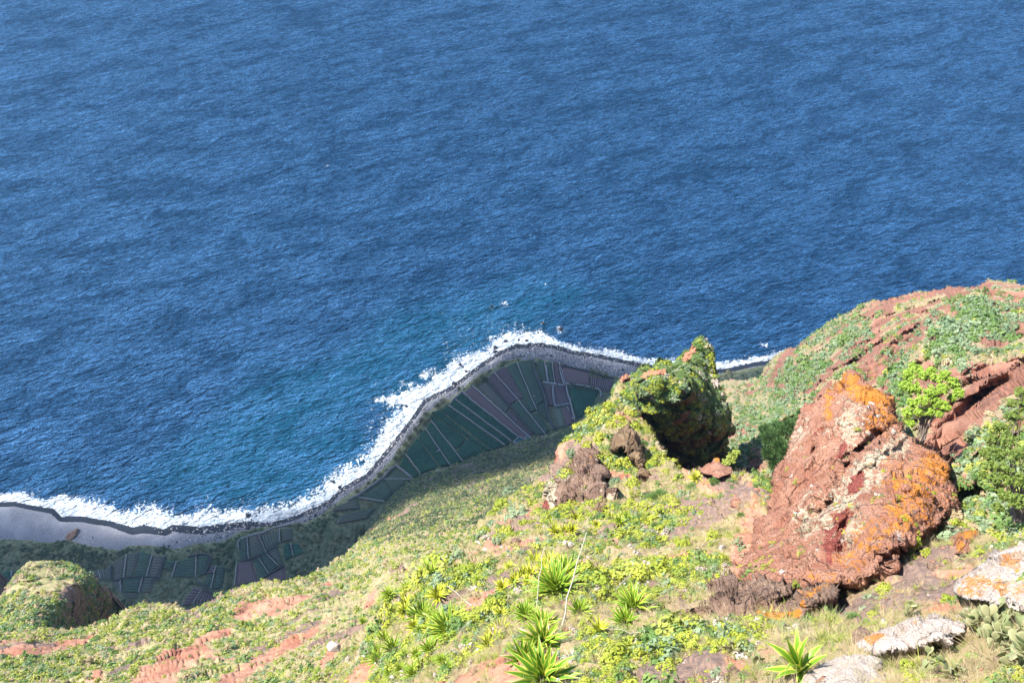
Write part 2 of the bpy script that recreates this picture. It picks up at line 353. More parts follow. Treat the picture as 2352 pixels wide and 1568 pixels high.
# ------------------------------------------------------------------ view-independent layers, adaptively tessellated
LAYERS = {}
class Layer: pass
def layer(name, poly, ctrl, mat, step=3.0, bulge=0, bw=30, amp=(), jag=4, jagscale=20, skirt=(), blobs=None, label=None, cat=None, kind=None, dents=(), dscale=None, rn=None, near=1, nsc=7, nk=.38, seed=0, floor_z=None, smooth=True, parent=None, clampd=None):
    poly = [(float(a), float(b)) for a, b in poly]
    xs = np.arange(min(p[0] for p in poly) - 2 * step, max(p[0] for p in poly) + 3 * step, step)
    ys = np.arange(min(p[1] for p in poly) - 2 * step, max(p[1] for p in poly) + 3 * step, step)
    X, Y = np.meshgrid(xs, ys)
    Q = np.stack([X, Y, np.zeros_like(X)], -1)
    jx = jag * fbm(Q, jagscale, 4, seed + 50); jy = jag * fbm(Q + 333, jagscale, 4, seed + 51)
    ins = inpoly(X + jx, Y + jy, poly)
    pts = []; vals = []
    for c in ctrl:
        d = dz(c[0], c[1], c[3]) if len(c) == 4 else c[2]
        pts.append(c[:2]); vals.append(1000.0 / float(d))
    tps = TPS(pts, vals); inv = tps(X, Y)
    lo, hi = min(vals) * .9, max(vals) * 1.15
    d = 1000.0 / np.clip(inv, lo, hi)
    if bulge:
        e = dline(X + jx, Y + jy, poly, True); e = np.where(ins, e, 0); t = np.clip(e / bw, 0, 1)
        d = d + bulge * (1 - np.sqrt(np.clip(1 - (1 - t) ** 2, 0, 1)))
    d = d * near
    P = at(X, Y, d)
    dn = 0
    for (cx, cy, rx, ry, an, dep) in dents:
        ca, sa = math.cos(R(an)), math.sin(R(an)); wx = X + 10 * fbm(Q, 30, 3, 77); wy = Y + 10 * fbm(Q + 9, 30, 3, 78)
        u = ((wx - cx) * ca + (wy - cy) * sa) / rx; v = (-(wx - cx) * sa + (wy - cy) * ca) / ry; dn = dn + dep * np.exp(-2 * (u * u + v * v) ** 1.5)
    ds = np.clip(d / dscale, .3, 1.3) if dscale else 1
    base = at(X, Y, d + dn); gx = np.gradient(base, axis=1); gy = np.gradient(base, axis=0); bn = np.cross(gy, gx); bn /= np.linalg.norm(bn, axis=-1, keepdims=True) + 1e-9
    bn *= np.sign((bn * (O3 - base)).sum(-1, keepdims=True)); off = 0
    for (a, sca, rid) in amp:
        v = ds * (a * fbm(P, sca, 5, seed + int(sca * 3), rid) if rid != 'F' else a * facets(P + .5 * np.stack([fbm(P, sca * .7, 2, 8), fbm(P, sca * .7, 2, 9), fbm(P, sca * .7, 2, 10)], -1) * sca, sca, seed))
        if sca >= nsc: dn = dn + v
        else: off = off - v * nk
    P = at(X, Y, d + dn) + bn * (off if np.ndim(off) else np.zeros(X.shape))[..., None]
    if floor_z is not None: P[..., 2] = np.maximum(P[..., 2], floor_z)
    idx = -np.ones(X.shape, int)
    q = ins[:-1, :-1] & ins[1:, :-1] & ins[:-1, 1:] & ins[1:, 1:]
    used = np.zeros(X.shape, bool)
    used[:-1, :-1] |= q; used[1:, :-1] |= q; used[:-1, 1:] |= q; used[1:, 1:] |= q
    idx[used] = np.arange(used.sum()); V = P[used]
    i, j = np.nonzero(q)
    F = np.stack([idx[i, j], idx[i + 1, j], idx[i + 1, j + 1], idx[i, j + 1]], 1)
    att = {k: np.zeros(X.shape) for k in ('soil', 'rock', 'lichen', 'pale', 'red')}
    WN = fbm(P, 12, 4, 99)
    for (k, cx, cy, rx, ry, an, st) in (blobs or []):
        ca, sa = math.cos(R(an)), math.sin(R(an)); u = ((X - cx) * ca + (Y - cy) * sa) / rx; v = (-(X - cx) * sa + (Y - cy) * ca) / ry
        m = np.clip(1.35 - np.hypot(u, v) + .45 * fbm(Q + cx, 22, 4, 5), 0, 1) * st
        att[k] = np.maximum(att[k], m)
    if rn:
        for (k, sca, th, sd) in rn: att[k] = np.maximum(att[k], np.clip((fbm(P * np.array([1, 1, .5]), sca, 4, sd) - th) * 6, 0, 1))
    L = Layer(); L.X, L.Y, L.P, L.used, L.xs, L.ys, L.step, L.att = X, Y, P, used, xs, ys, step, att; L.name = name
    gx = np.gradient(P, axis=1); gy = np.gradient(P, axis=0); nn = np.cross(gy, gx); nn /= np.linalg.norm(nn, axis=-1, keepdims=True) + 1e-9
    sg = np.sign((nn * (O3 - P)).sum(-1, keepdims=True)); L.nrm = nn * sg
    A = {k: v[used] for k, v in att.items()}
    # boundary edges -> skirt
    if skirt:
        E = np.concatenate([F[:, [0, 1]], F[:, [1, 2]], F[:, [2, 3]], F[:, [3, 0]]])
        key = np.sort(E, 1); kk = key[:, 0] * (len(V) + 1) + key[:, 1]; u, ix, ct = np.unique(kk, return_index=True, return_counts=True)
        B = E[ix[ct == 1]]; bv = np.unique(B); mp = {int(b): n for n, b in enumerate(bv)}
        rd = V[bv] - O3; rd /= np.linalg.norm(rd, axis=1, keepdims=True); hd = rd.copy(); hd[:, 2] = 0; hd /= np.linalg.norm(hd, axis=1, keepdims=True) + 1e-9
        prev = bv.copy(); allV = [V]; n = len(V); extra = []
        for (al, fw, dnn) in skirt:
            if dnn == 'floor': nv = V[bv] + rd * al + hd * fw; nv[:, 2] = -6
            else: nv = V[bv] + rd * al + hd * fw; nv[:, 2] -= dnn; nv += (fbm(nv, 15, 4, 3) * min(6, .15 * max(al, fw, dnn)))[:, None] * hd
            cur = np.arange(n, n + len(bv)); n += len(bv); allV.append(nv)
            e0 = np.array([mp[int(a)] for a in B[:, 0]]); e1 = np.array([mp[int(a)] for a in B[:, 1]])
            extra.append(np.stack([prev[e1], prev[e0], cur[e0], cur[e1]], 1)); prev = cur
            for k in A: A[k] = np.r_[A[k], A[k][bv]]
        V = np.concatenate(allV); F = np.concatenate([F] + extra)
    o = obj(name, mesh_np(name, V, F, mat, A, smooth), parent)
    tag(o, label, cat, None, kind); L.o = o; LAYERS[name] = L
    return L
def surf(L, x, y):
    fx = np.clip((np.asarray(x, float) - L.xs[0]) / L.step, 0, len(L.xs) - 1.001); fy = np.clip((np.asarray(y, float) - L.ys[0]) / L.step, 0, len(L.ys) - 1.001)
    i = fy.astype(int); j = fx.astype(int); a = fx - j; b = fy - i
    def it(A):
        if A.ndim == 3: aa, bb = a[..., None], b[..., None]
        else: aa, bb = a, b
        return (A[i, j] * (1 - aa) + A[i, j + 1] * aa) * (1 - bb) + (A[i + 1, j] * (1 - aa) + A[i + 1, j + 1] * aa) * bb
    return it(L.P), L.nrm[i, j], L.used[i, j] & L.used[i + 1, j + 1], i, j

# shoreline (water edge) in reference pixels
SHORE = [(-700, 1120), (-300, 1135), (-60, 1150), (0, 1153), (33, 1151), (77, 1161), (123, 1167), (143, 1185), (187, 1185), (253, 1195), (305, 1211), (330, 1206), (378, 1215),
         (395, 1204), (461, 1209), (517, 1202), (564, 1196), (620, 1200), (665, 1188), (700, 1174), (752, 1151), (781, 1121), (841, 1088), (874, 1048), (920, 992), (949, 953), (972, 918),
         (1035, 887), (1074, 857), (1114, 827), (1150, 804), (1183, 791), (1233, 785), (1282, 794), (1315, 804), (1381, 814), (1436, 826), (1483, 836), (1560, 850), (1661, 847), (1702, 839),
         (1730, 832), (1771, 827), (1900, 800), (2100, 760), (2500, 700), (3100, 640)]
BEACH_IN = [(-700, 1210), (-300, 1225), (0, 1236), (60, 1240), (110, 1245), (154, 1238), (198, 1251), (275, 1264), (297, 1251), (362, 1253), (406, 1260), (461, 1247), (517, 1240), (545, 1222), (600, 1210),
            (660, 1204), (700, 1200), (745, 1178), (790, 1140), (850, 1106), (895, 1060), (935, 1010), (962, 972), (985, 945), (1030, 918), (1060, 893), (1090, 868), (1120, 850), (1150, 832), (1185, 823), (1233, 822),
            (1290, 834), (1330, 850), (1400, 862), (1450, 868), (1560, 885), (1661, 858), (1702, 850), (1740, 842), (1900, 815), (2500, 720), (3100, 655)]
# ---- coastal ground
def coast():
    step = 3.0; xs = np.arange(-650, 3000, step); ys = np.arange(640, 1800, step)
    X, Y = np.meshgrid(xs, ys); Q = np.stack([X, Y, 0 * X], -1)
    poly = SHORE + [(3100, 2000), (-700, 2000)]
    jx = 5 * fbm(Q, 25, 4, 1); jy = 5 * fbm(Q + 91, 25, 4, 2)
    ins = inpoly(X + jx, Y + jy, poly); e = dline(X, Y, SHORE) * np.where(ins, 1, -1)
    pin = BEACH_IN + [(3100, 2000), (-700, 2000)]
    iv = inpoly(X + jx, Y + jy, pin); ev = dline(X, Y, BEACH_IN) * np.where(iv, 1, -1)
    wd = 6 + 6 * fbm(Q, 120, 3, 8) + 9 * np.clip((420 - np.abs(X - 330)) / 420, 0, 1) * np.clip(1, 0, 1)
    wet = np.clip(1 - (e - wd) / 8, 0, 1); wet = np.where(X > 640, np.clip(1 - (e - 6) / 7, 0, 1), wet)
    cob = np.clip((X - 330) / 260, 0, 1)
    z = np.where(e > 0, 4.0 * (1 - np.exp(-e / 25)) + 4.5 * np.clip(ev / 10, 0, 1), e * .15)
    hump = np.clip(ev / 60, 0, 1)
    P0 = atz(X, Y, z); z = z + hump * 0 + np.where(iv, .6, .15) * fbm(P0, 6, 4, 12)
    P = atz(X, Y, z); ok = (e > -12)
    idx = -np.ones(X.shape, int); q = ok[:-1, :-1] & ok[1:, :-1] & ok[:-1, 1:] & ok[1:, 1:]; used = np.zeros(X.shape, bool)
    used[:-1, :-1] |= q; used[1:, :-1] |= q; used[:-1, 1:] |= q; used[1:, 1:] |= q
    idx[used] = np.arange(used.sum()); i, j = np.nonzero(q)
    F = np.stack([idx[i, j], idx[i + 1, j], idx[i + 1, j + 1], idx[i, j + 1]], 1)
    veg = np.clip(.5 + ev / 8, 0, 1)
    o = obj('ground', mesh_np('ground', P[used], F, M['coast'], {'veg': veg[used], 'wet': wet[used], 'cobble': cob[used]}, True))
    tag(o, 'dark pebble beach and vegetated coastal flat at the foot of the cliff', None, None, 'structure')
    L = Layer(); L.X, L.Y, L.P, L.used, L.xs, L.ys, L.step = X, Y, P, used, xs, ys, step; L.att = {'veg': veg, 'soil': 0 * X, 'rock': 0 * X}; L.nrm = np.zeros(P.shape) + np.array([0, 0, 1.])
    L.name = 'ground'; LAYERS['ground'] = L; return L
coast()
# ---- sea
def sea():
    def ax(lo, hi, st, far):
        c = np.arange(lo, hi + st, st); out = []; d = st; a = c[-1]
        while a < far: d *= 1.25; a += d; out.append(a)
        out2 = []; d = st; a = c[0]
        while a > -far: d *= 1.25; a -= d; out2.append(a)
        return np.r_[out2[::-1], c, out]
    xs = ax(-520, 420, 2.5, 30000); ys = ax(180, 800, 2.5, 30000); X, Y = np.meshgrid(xs, ys)
    sh = [tuple(atz(a, b, 0)[:2]) for a, b in SHORE]
    e = dline(X, Y, sh)
    # reference pixel of each vertex (only to read off where a foam patch lies)
    rel = np.stack([X, Y, np.full_like(X, -CAMH)], -1); cz = rel[..., 1] * ST - rel[..., 2] * CT; cy = rel[..., 1] * CT + rel[..., 2] * ST
    cz = np.where(cz > 1, cz, 1); U = CX + FP * rel[..., 0] / cz; Vv = CY - FP * cy / cz
    Q = np.stack([X, Y, 0 * X], -1)
    wid = np.interp(U, [-400, 0, 150, 300, 520, 600, 700, 800, 900, 980, 1040, 1100, 1150, 1250, 1350, 1450, 1600, 1700, 1800], [9, 10, 14, 16, 15, 13, 12, 15, 16, 16, 18, 17, 16, 9, 8, 8, 8, 8, 8])
    wid = wid * (1 + .9 * fbm(Q, 22, 4, 4) + .5 * fbm(Q, 70, 2, 14)).clip(.35, 2)
    foam = np.clip(1.42 - 1.15 * (e / wid) ** .8, 0, 1.15); foam = np.maximum(foam, .33 * np.clip(1.3 - e / (wid * 2.3), 0, 1) * (fbm(Q, 18, 3, 15) > -.05))
    for (x, y, r, st) in [(1160, 697, 15, .5), (1150, 700, 28, .2), (1128, 703, 14, .3), (750, 381, 7, .5), (1252, 655, 5, .6), (1248, 742, 7, .55), (1287, 757, 16, .5), (1755, 790, 10, .7), (1012, 872, 26, .75), (975, 862, 18, .6), (990, 850, 14, .55), (945, 885, 14, .6),
                          (925, 880, 10, .6), (905, 918, 18, 1.1), (930, 915, 22, 1.1), (960, 905, 25, 1.1), (880, 917, 10, .9), (865, 916, 8, .7), (850, 918, 6, .5), (1060, 830, 16, .55), (1170, 768, 14, .7), (1130, 775, 14, .5), (1190, 770, 12, .6),
                          (780, 1090, 16, .6), (800, 1070, 14, .6), (755, 1110, 16, .6), (830, 1050, 12, .6), (700, 1150, 16, .6), (1330, 790, 10, .5), (980, 820, 5, .4), (850, 870, 6, .4), (860, 880, 5, .4)]:
        px = atz(x, y, 0); rr = r * dz(x, y, 0) / FP
        foam = np.maximum(foam, st * np.clip(1.4 - np.hypot(X - px[0], Y - px[1]) / rr, 0, 1))
    foam = foam * (U > -3000)
    lit = np.zeros_like(X)  # patches of sunlit water, negative where cloud-dimmed, fed to the sea colour
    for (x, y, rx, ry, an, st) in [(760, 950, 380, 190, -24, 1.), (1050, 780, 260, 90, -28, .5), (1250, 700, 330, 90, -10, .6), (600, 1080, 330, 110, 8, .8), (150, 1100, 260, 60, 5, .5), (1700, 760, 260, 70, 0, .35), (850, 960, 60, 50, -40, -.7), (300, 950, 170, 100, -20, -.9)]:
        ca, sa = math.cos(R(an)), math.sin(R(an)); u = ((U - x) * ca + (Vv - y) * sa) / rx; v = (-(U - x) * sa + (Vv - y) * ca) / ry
        lit = lit + st * np.exp(-1.3 * (u * u + v * v))
    lit = np.clip(lit, 0, 1); n = X.shape
    V = np.stack([X, Y, 0 * X], -1).reshape(-1, 3); I = np.arange(n[0] * n[1]).reshape(n)
    F = np.stack([I[:-1, :-1].ravel(), I[:-1, 1:].ravel(), I[1:, 1:].ravel(), I[1:, :-1].ravel()], 1)
    o = obj('water', mesh_np('water', V, F, M['sea'], {'foam': foam.ravel(), 'lit_teal': lit.ravel()}, True))
    tag(o, 'deep blue rippled sea with white surf along the shore', None, None, 'structure')
sea()
# sea-facing skirts: fall away steeply to below the water
CL = [(0, .8, 5), (0, 4, 30), (0, 14, 90), (0, 45, 'floor')]
# ---- left and middle slope
layer('cliff_slope', [(-500, 1900), (-500, 1500), (-60, 1455), (60, 1440), (140, 1440), (200, 1437), (250, 1425), (290, 1398), (330, 1380), (365, 1384), (400, 1392), (430, 1400), (470, 1388), (500, 1368), (560, 1342), (600, 1336), (650, 1331),
    (700, 1320), (745, 1297), (790, 1272), (815, 1245), (845, 1215), (868, 1183), (887, 1155), (920, 1116), (950, 1099), (1012, 1072), (1061, 1058), (1111, 1036), (1150, 1030), (1177, 1019), (1216, 1002), (1262, 995), (1300, 980), (1340, 960),
    (1420, 940), (1500, 950), (1500, 1900)],
    [(-400, 1700, 150), (-300, 1480, 300), (0, 1568, 180), (0, 1450, 262), (200, 1440, 262), (290, 1400, 268), (400, 1395, 262), (560, 1345, 262), (700, 1322, 270), (790, 1275, 0, 215), (845, 1217, 0, 140), (887, 1157, 0, 70), (950, 1100, 0, 28), (1061, 1060, 0, 22),
     (1177, 1021, 0, 20), (1300, 982, 0, 20), (1420, 942, 0, 25), (1000, 1150, 400), (1100, 1110, 440), (1200, 1080, 450), (1000, 1230, 270), (1100, 1200, 280), (900, 1300, 205), (1050, 1300, 180), (600, 1450, 190), (300, 1500, 200), (780, 1568, 115), (400, 1568, 150),
     (900, 1450, 135), (1300, 1200, 250), (1300, 1400, 130), (1500, 1200, 240), (1200, 1600, 95), (1500, 1700, 90)],
    M['slope_far'], step=3, bulge=8, bw=14, amp=((8, 45, False), (4, 14, True), (1.5, 6, 'F'), (1.2, 4, True)), rn=(('rock', 14, .26, 41), ('soil', 18, .3, 42)), jag=7, jagscale=26, skirt=CL, floor_z=2,
    blobs=[('rock', 1080, 1100, 260, 55, -24, .75), ('soil', 612, 1392, 62, 26, -12, 1), ('soil', 560, 1400, 30, 22, -20, 1), ('soil', 400, 1518, 85, 34, -22, 1), ('soil', 350, 1560, 60, 34, -10, 1), ('soil', 215, 1560, 30, 16, -40, 1.2), ('soil', 620, 1500, 120, 16, -32, .95), ('soil', 700, 1462, 90, 12, -38, .7),
           ('soil', 560, 1540, 90, 20, -30, .95), ('soil', 480, 1462, 70, 12, -18, .8), ('soil', 760, 1500, 60, 13, -45, .9), ('soil', 850, 1375, 32, 9, -55, 1), ('soil', 920, 1305, 30, 7, -10, .8), ('soil', 45, 1395, 20, 8, 0, .8), ('soil', 170, 1432, 50, 9, 0, .8),
           ('rock', 1200, 1040, 110, 26, -22, .55), ('rock', 1270, 1010, 50, 20, -20, .6), ('rock', 1150, 1060, 90, 24, -14, .5), ('rock', 255, 1480, 18, 12, 0, .9), ('rock', 430, 1400, 40, 7, 20, .8), ('rock', 470, 1392, 30, 6, -20, .8),
           ('rock', 880, 1190, 26, 12, -50, .7), ('rock', 700, 1465, 30, 14, 0, .5), ('rock', 1010, 1290, 60, 12, -40, .4)],
    label='steep sunlit green and red cliff slope falling to the shaded fields', kind='structure', seed=1)
# ---- headland at the left
layer('headland', [(-400, 1430), (-120, 1420), (-60, 1400), (0, 1368), (20, 1335), (48, 1300), (68, 1286), (100, 1283), (135, 1287), (165, 1292), (195, 1308), (222, 1328), (248, 1348), (262, 1370), (276, 1392), (270, 1420), (240, 1445), (100, 1470), (-400, 1600)],
    [(-300, 1450, 310), (0, 1375, 315), (48, 1305, 335), (100, 1286, 345), (100, 1340, 312), (160, 1295, 345), (180, 1330, 322), (150, 1380, 300), (120, 1430, 283), (222, 1335, 345), (262, 1375, 375), (215, 1400, 350), (190, 1430, 335), (262, 1415, 395), (60, 1440, 272), (-50, 1450, 285), (150, 1450, 300), (240, 1440, 385)],
    M['slope_far'], step=2, bulge=8, bw=12, amp=((5, 28, True), (2.5, 8, 'F'), (1.5, 4, True), (.6, 3, False)), rn=(('rock', 7, .3, 43),), jag=2.5, jagscale=18, skirt=[(6, 0, 3), (10, 0, 12), (14, 2, 40), (20, 6, 110), (0, 40, 'floor')],
    blobs=[('rock', 190, 1395, 60, 48, 30, 1.1), ('rock', 250, 1385, 45, 60, 0, 1.4), ('rock', 150, 1425, 40, 15, 0, .8), ('rock', 150, 1345, 50, 25, 30, .3)],
    label='rounded grassy headland with a dark rock flank at the left edge', kind='structure', seed=2)
layer('dark_headland', [(-300, 1500), (-300, 1290), (-30, 1298), (0, 1312), (14, 1322), (24, 1338), (18, 1365), (0, 1400), (-60, 1480)], [(-200, 1300, 0, 90), (0, 1312, 0, 60), (20, 1340, 0, 30), (0, 1390, 0, 20), (-200, 1450, 0, 90)], M['slope_far'], step=3, bulge=6, bw=14,
    amp=((4, 15, True),), skirt=((0, 2, 10), (0, 5, 'floor')), blobs=[('rock', 0, 1350, 80, 80, 0, 1.2)], label='dark rocky knoll beyond the rounded headland', kind='structure', seed=4)
# ---- right hillside
RH = layer('right_hillside', [(1500, 1300), (1500, 960), (1600, 890), (1670, 872), (1715, 868), (1748, 864), (1756, 845), (1780, 813), (1805, 800), (1830, 790), (1870, 760), (1905, 738), (1945, 718), (1990, 692), (2050, 681), (2100, 668), (2140, 664), (2170, 656), (2190, 652), (2230, 656), (2262, 645), (2290, 637), (2320, 640),
    (2352, 652), (2450, 640), (2800, 600), (3500, 560), (3500, 1500), (2352, 1400), (1900, 1400)],
    [(1500, 1000, 300), (1600, 900, 0, 215), (1670, 875, 0, 225), (1748, 868, 0, 240), (1780, 815, 0, 255), (1870, 762, 0, 285), (1990, 694, 0, 320), (2100, 670, 0, 345), (2290, 640, 0, 370), (2450, 640, 0, 385), (2800, 600, 0, 420), (1690, 950, 290), (1680, 1030, 215), (1720, 1080, 170), (1760, 960, 262), (1850, 870, 232), (1900, 950, 175),
     (1800, 1000, 190), (2000, 800, 215), (1960, 900, 175), (2100, 760, 200), (2230, 720, 195), (2100, 850, 165), (2300, 800, 150), (2200, 900, 125), (2120, 960, 118), (2352, 900, 105), (2200, 1000, 98), (2300, 1050, 80), (2200, 1150, 76), (2352, 1180, 63), (2000, 1250, 70), (1800, 1200, 120), (3400, 600, 0, 470), (3400, 1000, 75), (3400, 1400, 42), (2600, 1000, 80), (2600, 1300, 55), (1600, 1200, 150), (2250, 1250, 60)],
    M['slope_right'], step=3, bulge=7, bw=14, amp=((9, 42, True), (4, 13, True), (3.0, 11, 'F'), (1.4, 4, 'F'), (1.2, 4, True)), rn=(('rock', 13, .12, 44), ('soil', 16, .12, 45)), jag=7, jagscale=24, skirt=CL,
    dents=[(2085, 775, 90, 16, -48, 12), (2110, 745, 70, 14, -42, -6), (2270, 910, 150, 30, -33, 9), (2200, 860, 150, 24, -36, -7), (2185, 672, 50, 12, 15, 9), (2310, 780, 50, 24, -20, 9), (1860, 860, 90, 30, -38, 9), (1720, 960, 60, 120, 5, 10), (2000, 880, 30, 90, 20, 7), (1940, 840, 30, 90, 20, -7), (1990, 720, 20, 60, 15, 6), (2140, 1040, 140, 30, -42, 7)],
    blobs=[('rock', 2060, 790, 75, 16, -48, 1.2), ('rock', 2120, 760, 60, 18, -42, 1.2), ('rock', 2040, 700, 14, 50, 15, .8), ('rock', 2180, 668, 60, 12, 20, 1), ('rock', 2300, 770, 50, 22, -20, 1.2), ('soil', 2240, 930, 140, 40, -38, 1.2), ('rock', 2280, 885, 110, 22, -30, 1.2), ('soil', 2130, 870, 50, 60, -40, .9),
           ('rock', 2010, 830, 22, 70, 15, .9), ('soil', 2010, 770, 16, 80, 12, .8), ('rock', 1850, 850, 50, 60, -30, .6), ('rock', 1800, 900, 45, 50, 0, .7), ('soil', 2170, 1010, 60, 50, -40, 1.1), ('soil', 2200, 1120, 60, 50, -40, .6), ('soil', 1720, 1040, 60, 30, -20, .8), ('soil', 2140, 1070, 60, 40, -40, 1.2),
           ('rock', 1900, 1230, 300, 90, 0, .8), ('soil', 1790, 860, 20, 50, 20, .7)],
    label='steep right-hand hillside with red gullies and scrub above the sea', kind='structure', seed=3)
# ---- nearer spur
SP = layer('near_spur', [(640, 2500), (700, 1900), (720, 1620), (775, 1520), (820, 1455), (852, 1420), (900, 1372), (955, 1318), (1000, 1275), (1060, 1252), (1092, 1240), (1103, 1195), (1150, 1148), (1205, 1122), (1235, 1092), (1262, 1062), (1292, 1018), (1350, 955), (1400, 905), (1425, 875), (1462, 858), (1480, 900), (1482, 955),
    (1505, 1000), (1540, 1050), (1558, 1082), (1600, 1072), (1640, 1064), (1675, 1070), (1710, 1085), (1760, 1108), (1830, 1110), (1900, 1150), (2150, 1180), (2230, 1215), (2290, 1235), (2352, 1228), (2600, 1200), (2900, 1180), (3400, 1250), (3400, 2500)],
    [(800, 1568, 78), (1000, 1568, 50), (1240, 1568, 38), (1600, 1568, 33), (1900, 1568, 30), (2352, 1568, 26), (2600, 1700, 20), (1300, 1800, 26), (850, 1450, 88), (900, 1380, 92), (1000, 1280, 102), (1100, 1240, 103), (1110, 1180, 122), (1200, 1130, 130), (1250, 1085, 138), (1290, 1030, 145), (1350, 960, 152), (1425, 880, 160),
     (1283, 1350, 62), (1450, 1370, 60), (1450, 1050, 125), (1550, 1085, 112), (1500, 1200, 90), (1640, 1070, 108), (1760, 1110, 98), (1700, 1330, 62), (1850, 1400, 50), (2000, 1400, 45), (2100, 1330, 50), (2200, 1300, 52), (2352, 1250, 50), (1850, 1500, 36), (2200, 1450, 36), (2200, 1215, 66), (1480, 960, 150), (1900, 1250, 75), (2600, 1250, 45), (720, 1800, 50), (2400, 1900, 18), (3300, 1300, 38), (3300, 1900, 15), (2000, 2400, 13), (1200, 2400, 16), (700, 2400, 30), (3300, 2400, 9)],
    M['slope_near'], step=2.5, bulge=3.5, bw=16, amp=((3.6, 15, True), (2.0, 5, True), (1.3, 3, 'F'), (.6, 1.5, True), (.2, .6, True)), dscale=90, rn=(('rock', 6, .22, 46), ('soil', 7, .16, 47)), jag=5, jagscale=18, skirt=[(0, .3, 3), (0, 1.5, 16), (0, 8, 60), (0, 30, 'floor')],
    blobs=[('soil', 1100, 1540, 110, 26, -25, 1.1), ('soil', 1200, 1500, 70, 14, -20, .9), ('soil', 1180, 1560, 60, 30, 0, 1.1), ('soil', 1330, 960, 12, 70, 42, .9), ('soil', 1600, 1540, 180, 40, -8, .75), ('soil', 1660, 1110, 110, 32, 15, .85), ('soil', 1730, 1200, 50, 90, 15, .7), ('soil', 1700, 1280, 40, 60, 0, .9), ('soil', 1760, 1500, 60, 25, 0, .5),
           ('rock', 1300, 1420, 40, 60, 30, .35), ('rock', 1150, 1270, 60, 25, -30, .45), ('rock', 1330, 1140, 50, 60, 20, .35), ('rock', 1560, 1370, 50, 30, 0, .5), ('soil', 1410, 1240, 40, 14, 0, .8), ('rock', 2100, 1290, 130, 36, -10, .9), ('rock', 1900, 1380, 150, 40, 0, .6), ('soil', 1300, 1380, 30, 20, 0, .5),
           ('rock', 2260, 1560, 50, 20, 0, .6), ('soil', 1580, 1160, 80, 20, 20, .45), ('rock', 1440, 1380, 200, 20, 60, .2)],
    label='near sunlit spur of dry grass, red soil, agaves and shrubs', kind='structure', seed=6)

# ------------------------------------------------------------------ rocks
ROCK = [(.25, 0, 0)]
def rock(name, poly, ctrl, mat, label, bulge, bw, amp, step=2, thick=6, blobs=None, seed=0, jag=4, cat='rock', js=14, dents=(), near=.985):
    return layer(name, poly, ctrl, M[mat], step=step, bulge=bulge, bw=bw, amp=amp, jag=jag, jagscale=js, skirt=((thick * .35, 0, 0), (thick, 0, 0)), blobs=blobs, label=label, cat=cat, seed=seed, dents=dents, near=near, nsc=5.5, nk=.36)
rock('rock_pinnacle', [(1395, 935), (1408, 905), (1428, 875), (1450, 862), (1470, 848), (1500, 842), (1515, 833), (1540, 836), (1562, 830), (1572, 808), (1590, 790), (1607, 784), (1628, 794), (1638, 815), (1645, 850), (1652, 885), (1665, 915), (1678, 950), (1684, 990), (1678, 1020), (1668, 1050), (1655, 1085), (1640, 1110), (1550, 1120), (1500, 1060), (1450, 980)],
    [(1400, 930, 160), (1430, 878, 162), (1470, 850, 162), (1520, 836, 164), (1565, 830, 168), (1605, 786, 178), (1640, 830, 176), (1600, 860, 160), (1655, 900, 168), (1480, 880, 146), (1530, 872, 144), (1580, 872, 147), (1470, 905, 147), (1480, 940, 153), (1540, 925, 150), (1600, 930, 152), (1650, 960, 160), (1682, 990, 172), (1470, 970, 160),
     (1520, 980, 158), (1570, 1000, 160), (1620, 1000, 162), (1660, 1040, 174), (1540, 1060, 178), (1600, 1060, 176), (1640, 1090, 190), (1560, 1110, 198)],
    'pinnacle', 'massive scrub-topped rock pinnacle with a dark overhanging face beside the sea', 5, 14, ((4.5, 15, True), (4.5, 9, 'F'), (1.8, 6, True), (1.4, 3, 'F'), (.5, 2, False)), step=1.6, thick=26, seed=11,
    blobs=[('red', 1583, 815, 8, 34, 38, 1.2), ('red', 1500, 862, 42, 10, -15, 1.), ('red', 1440, 872, 20, 8, -30, 1.), ('red', 1560, 962, 40, 6, -30, .9)], jag=6)
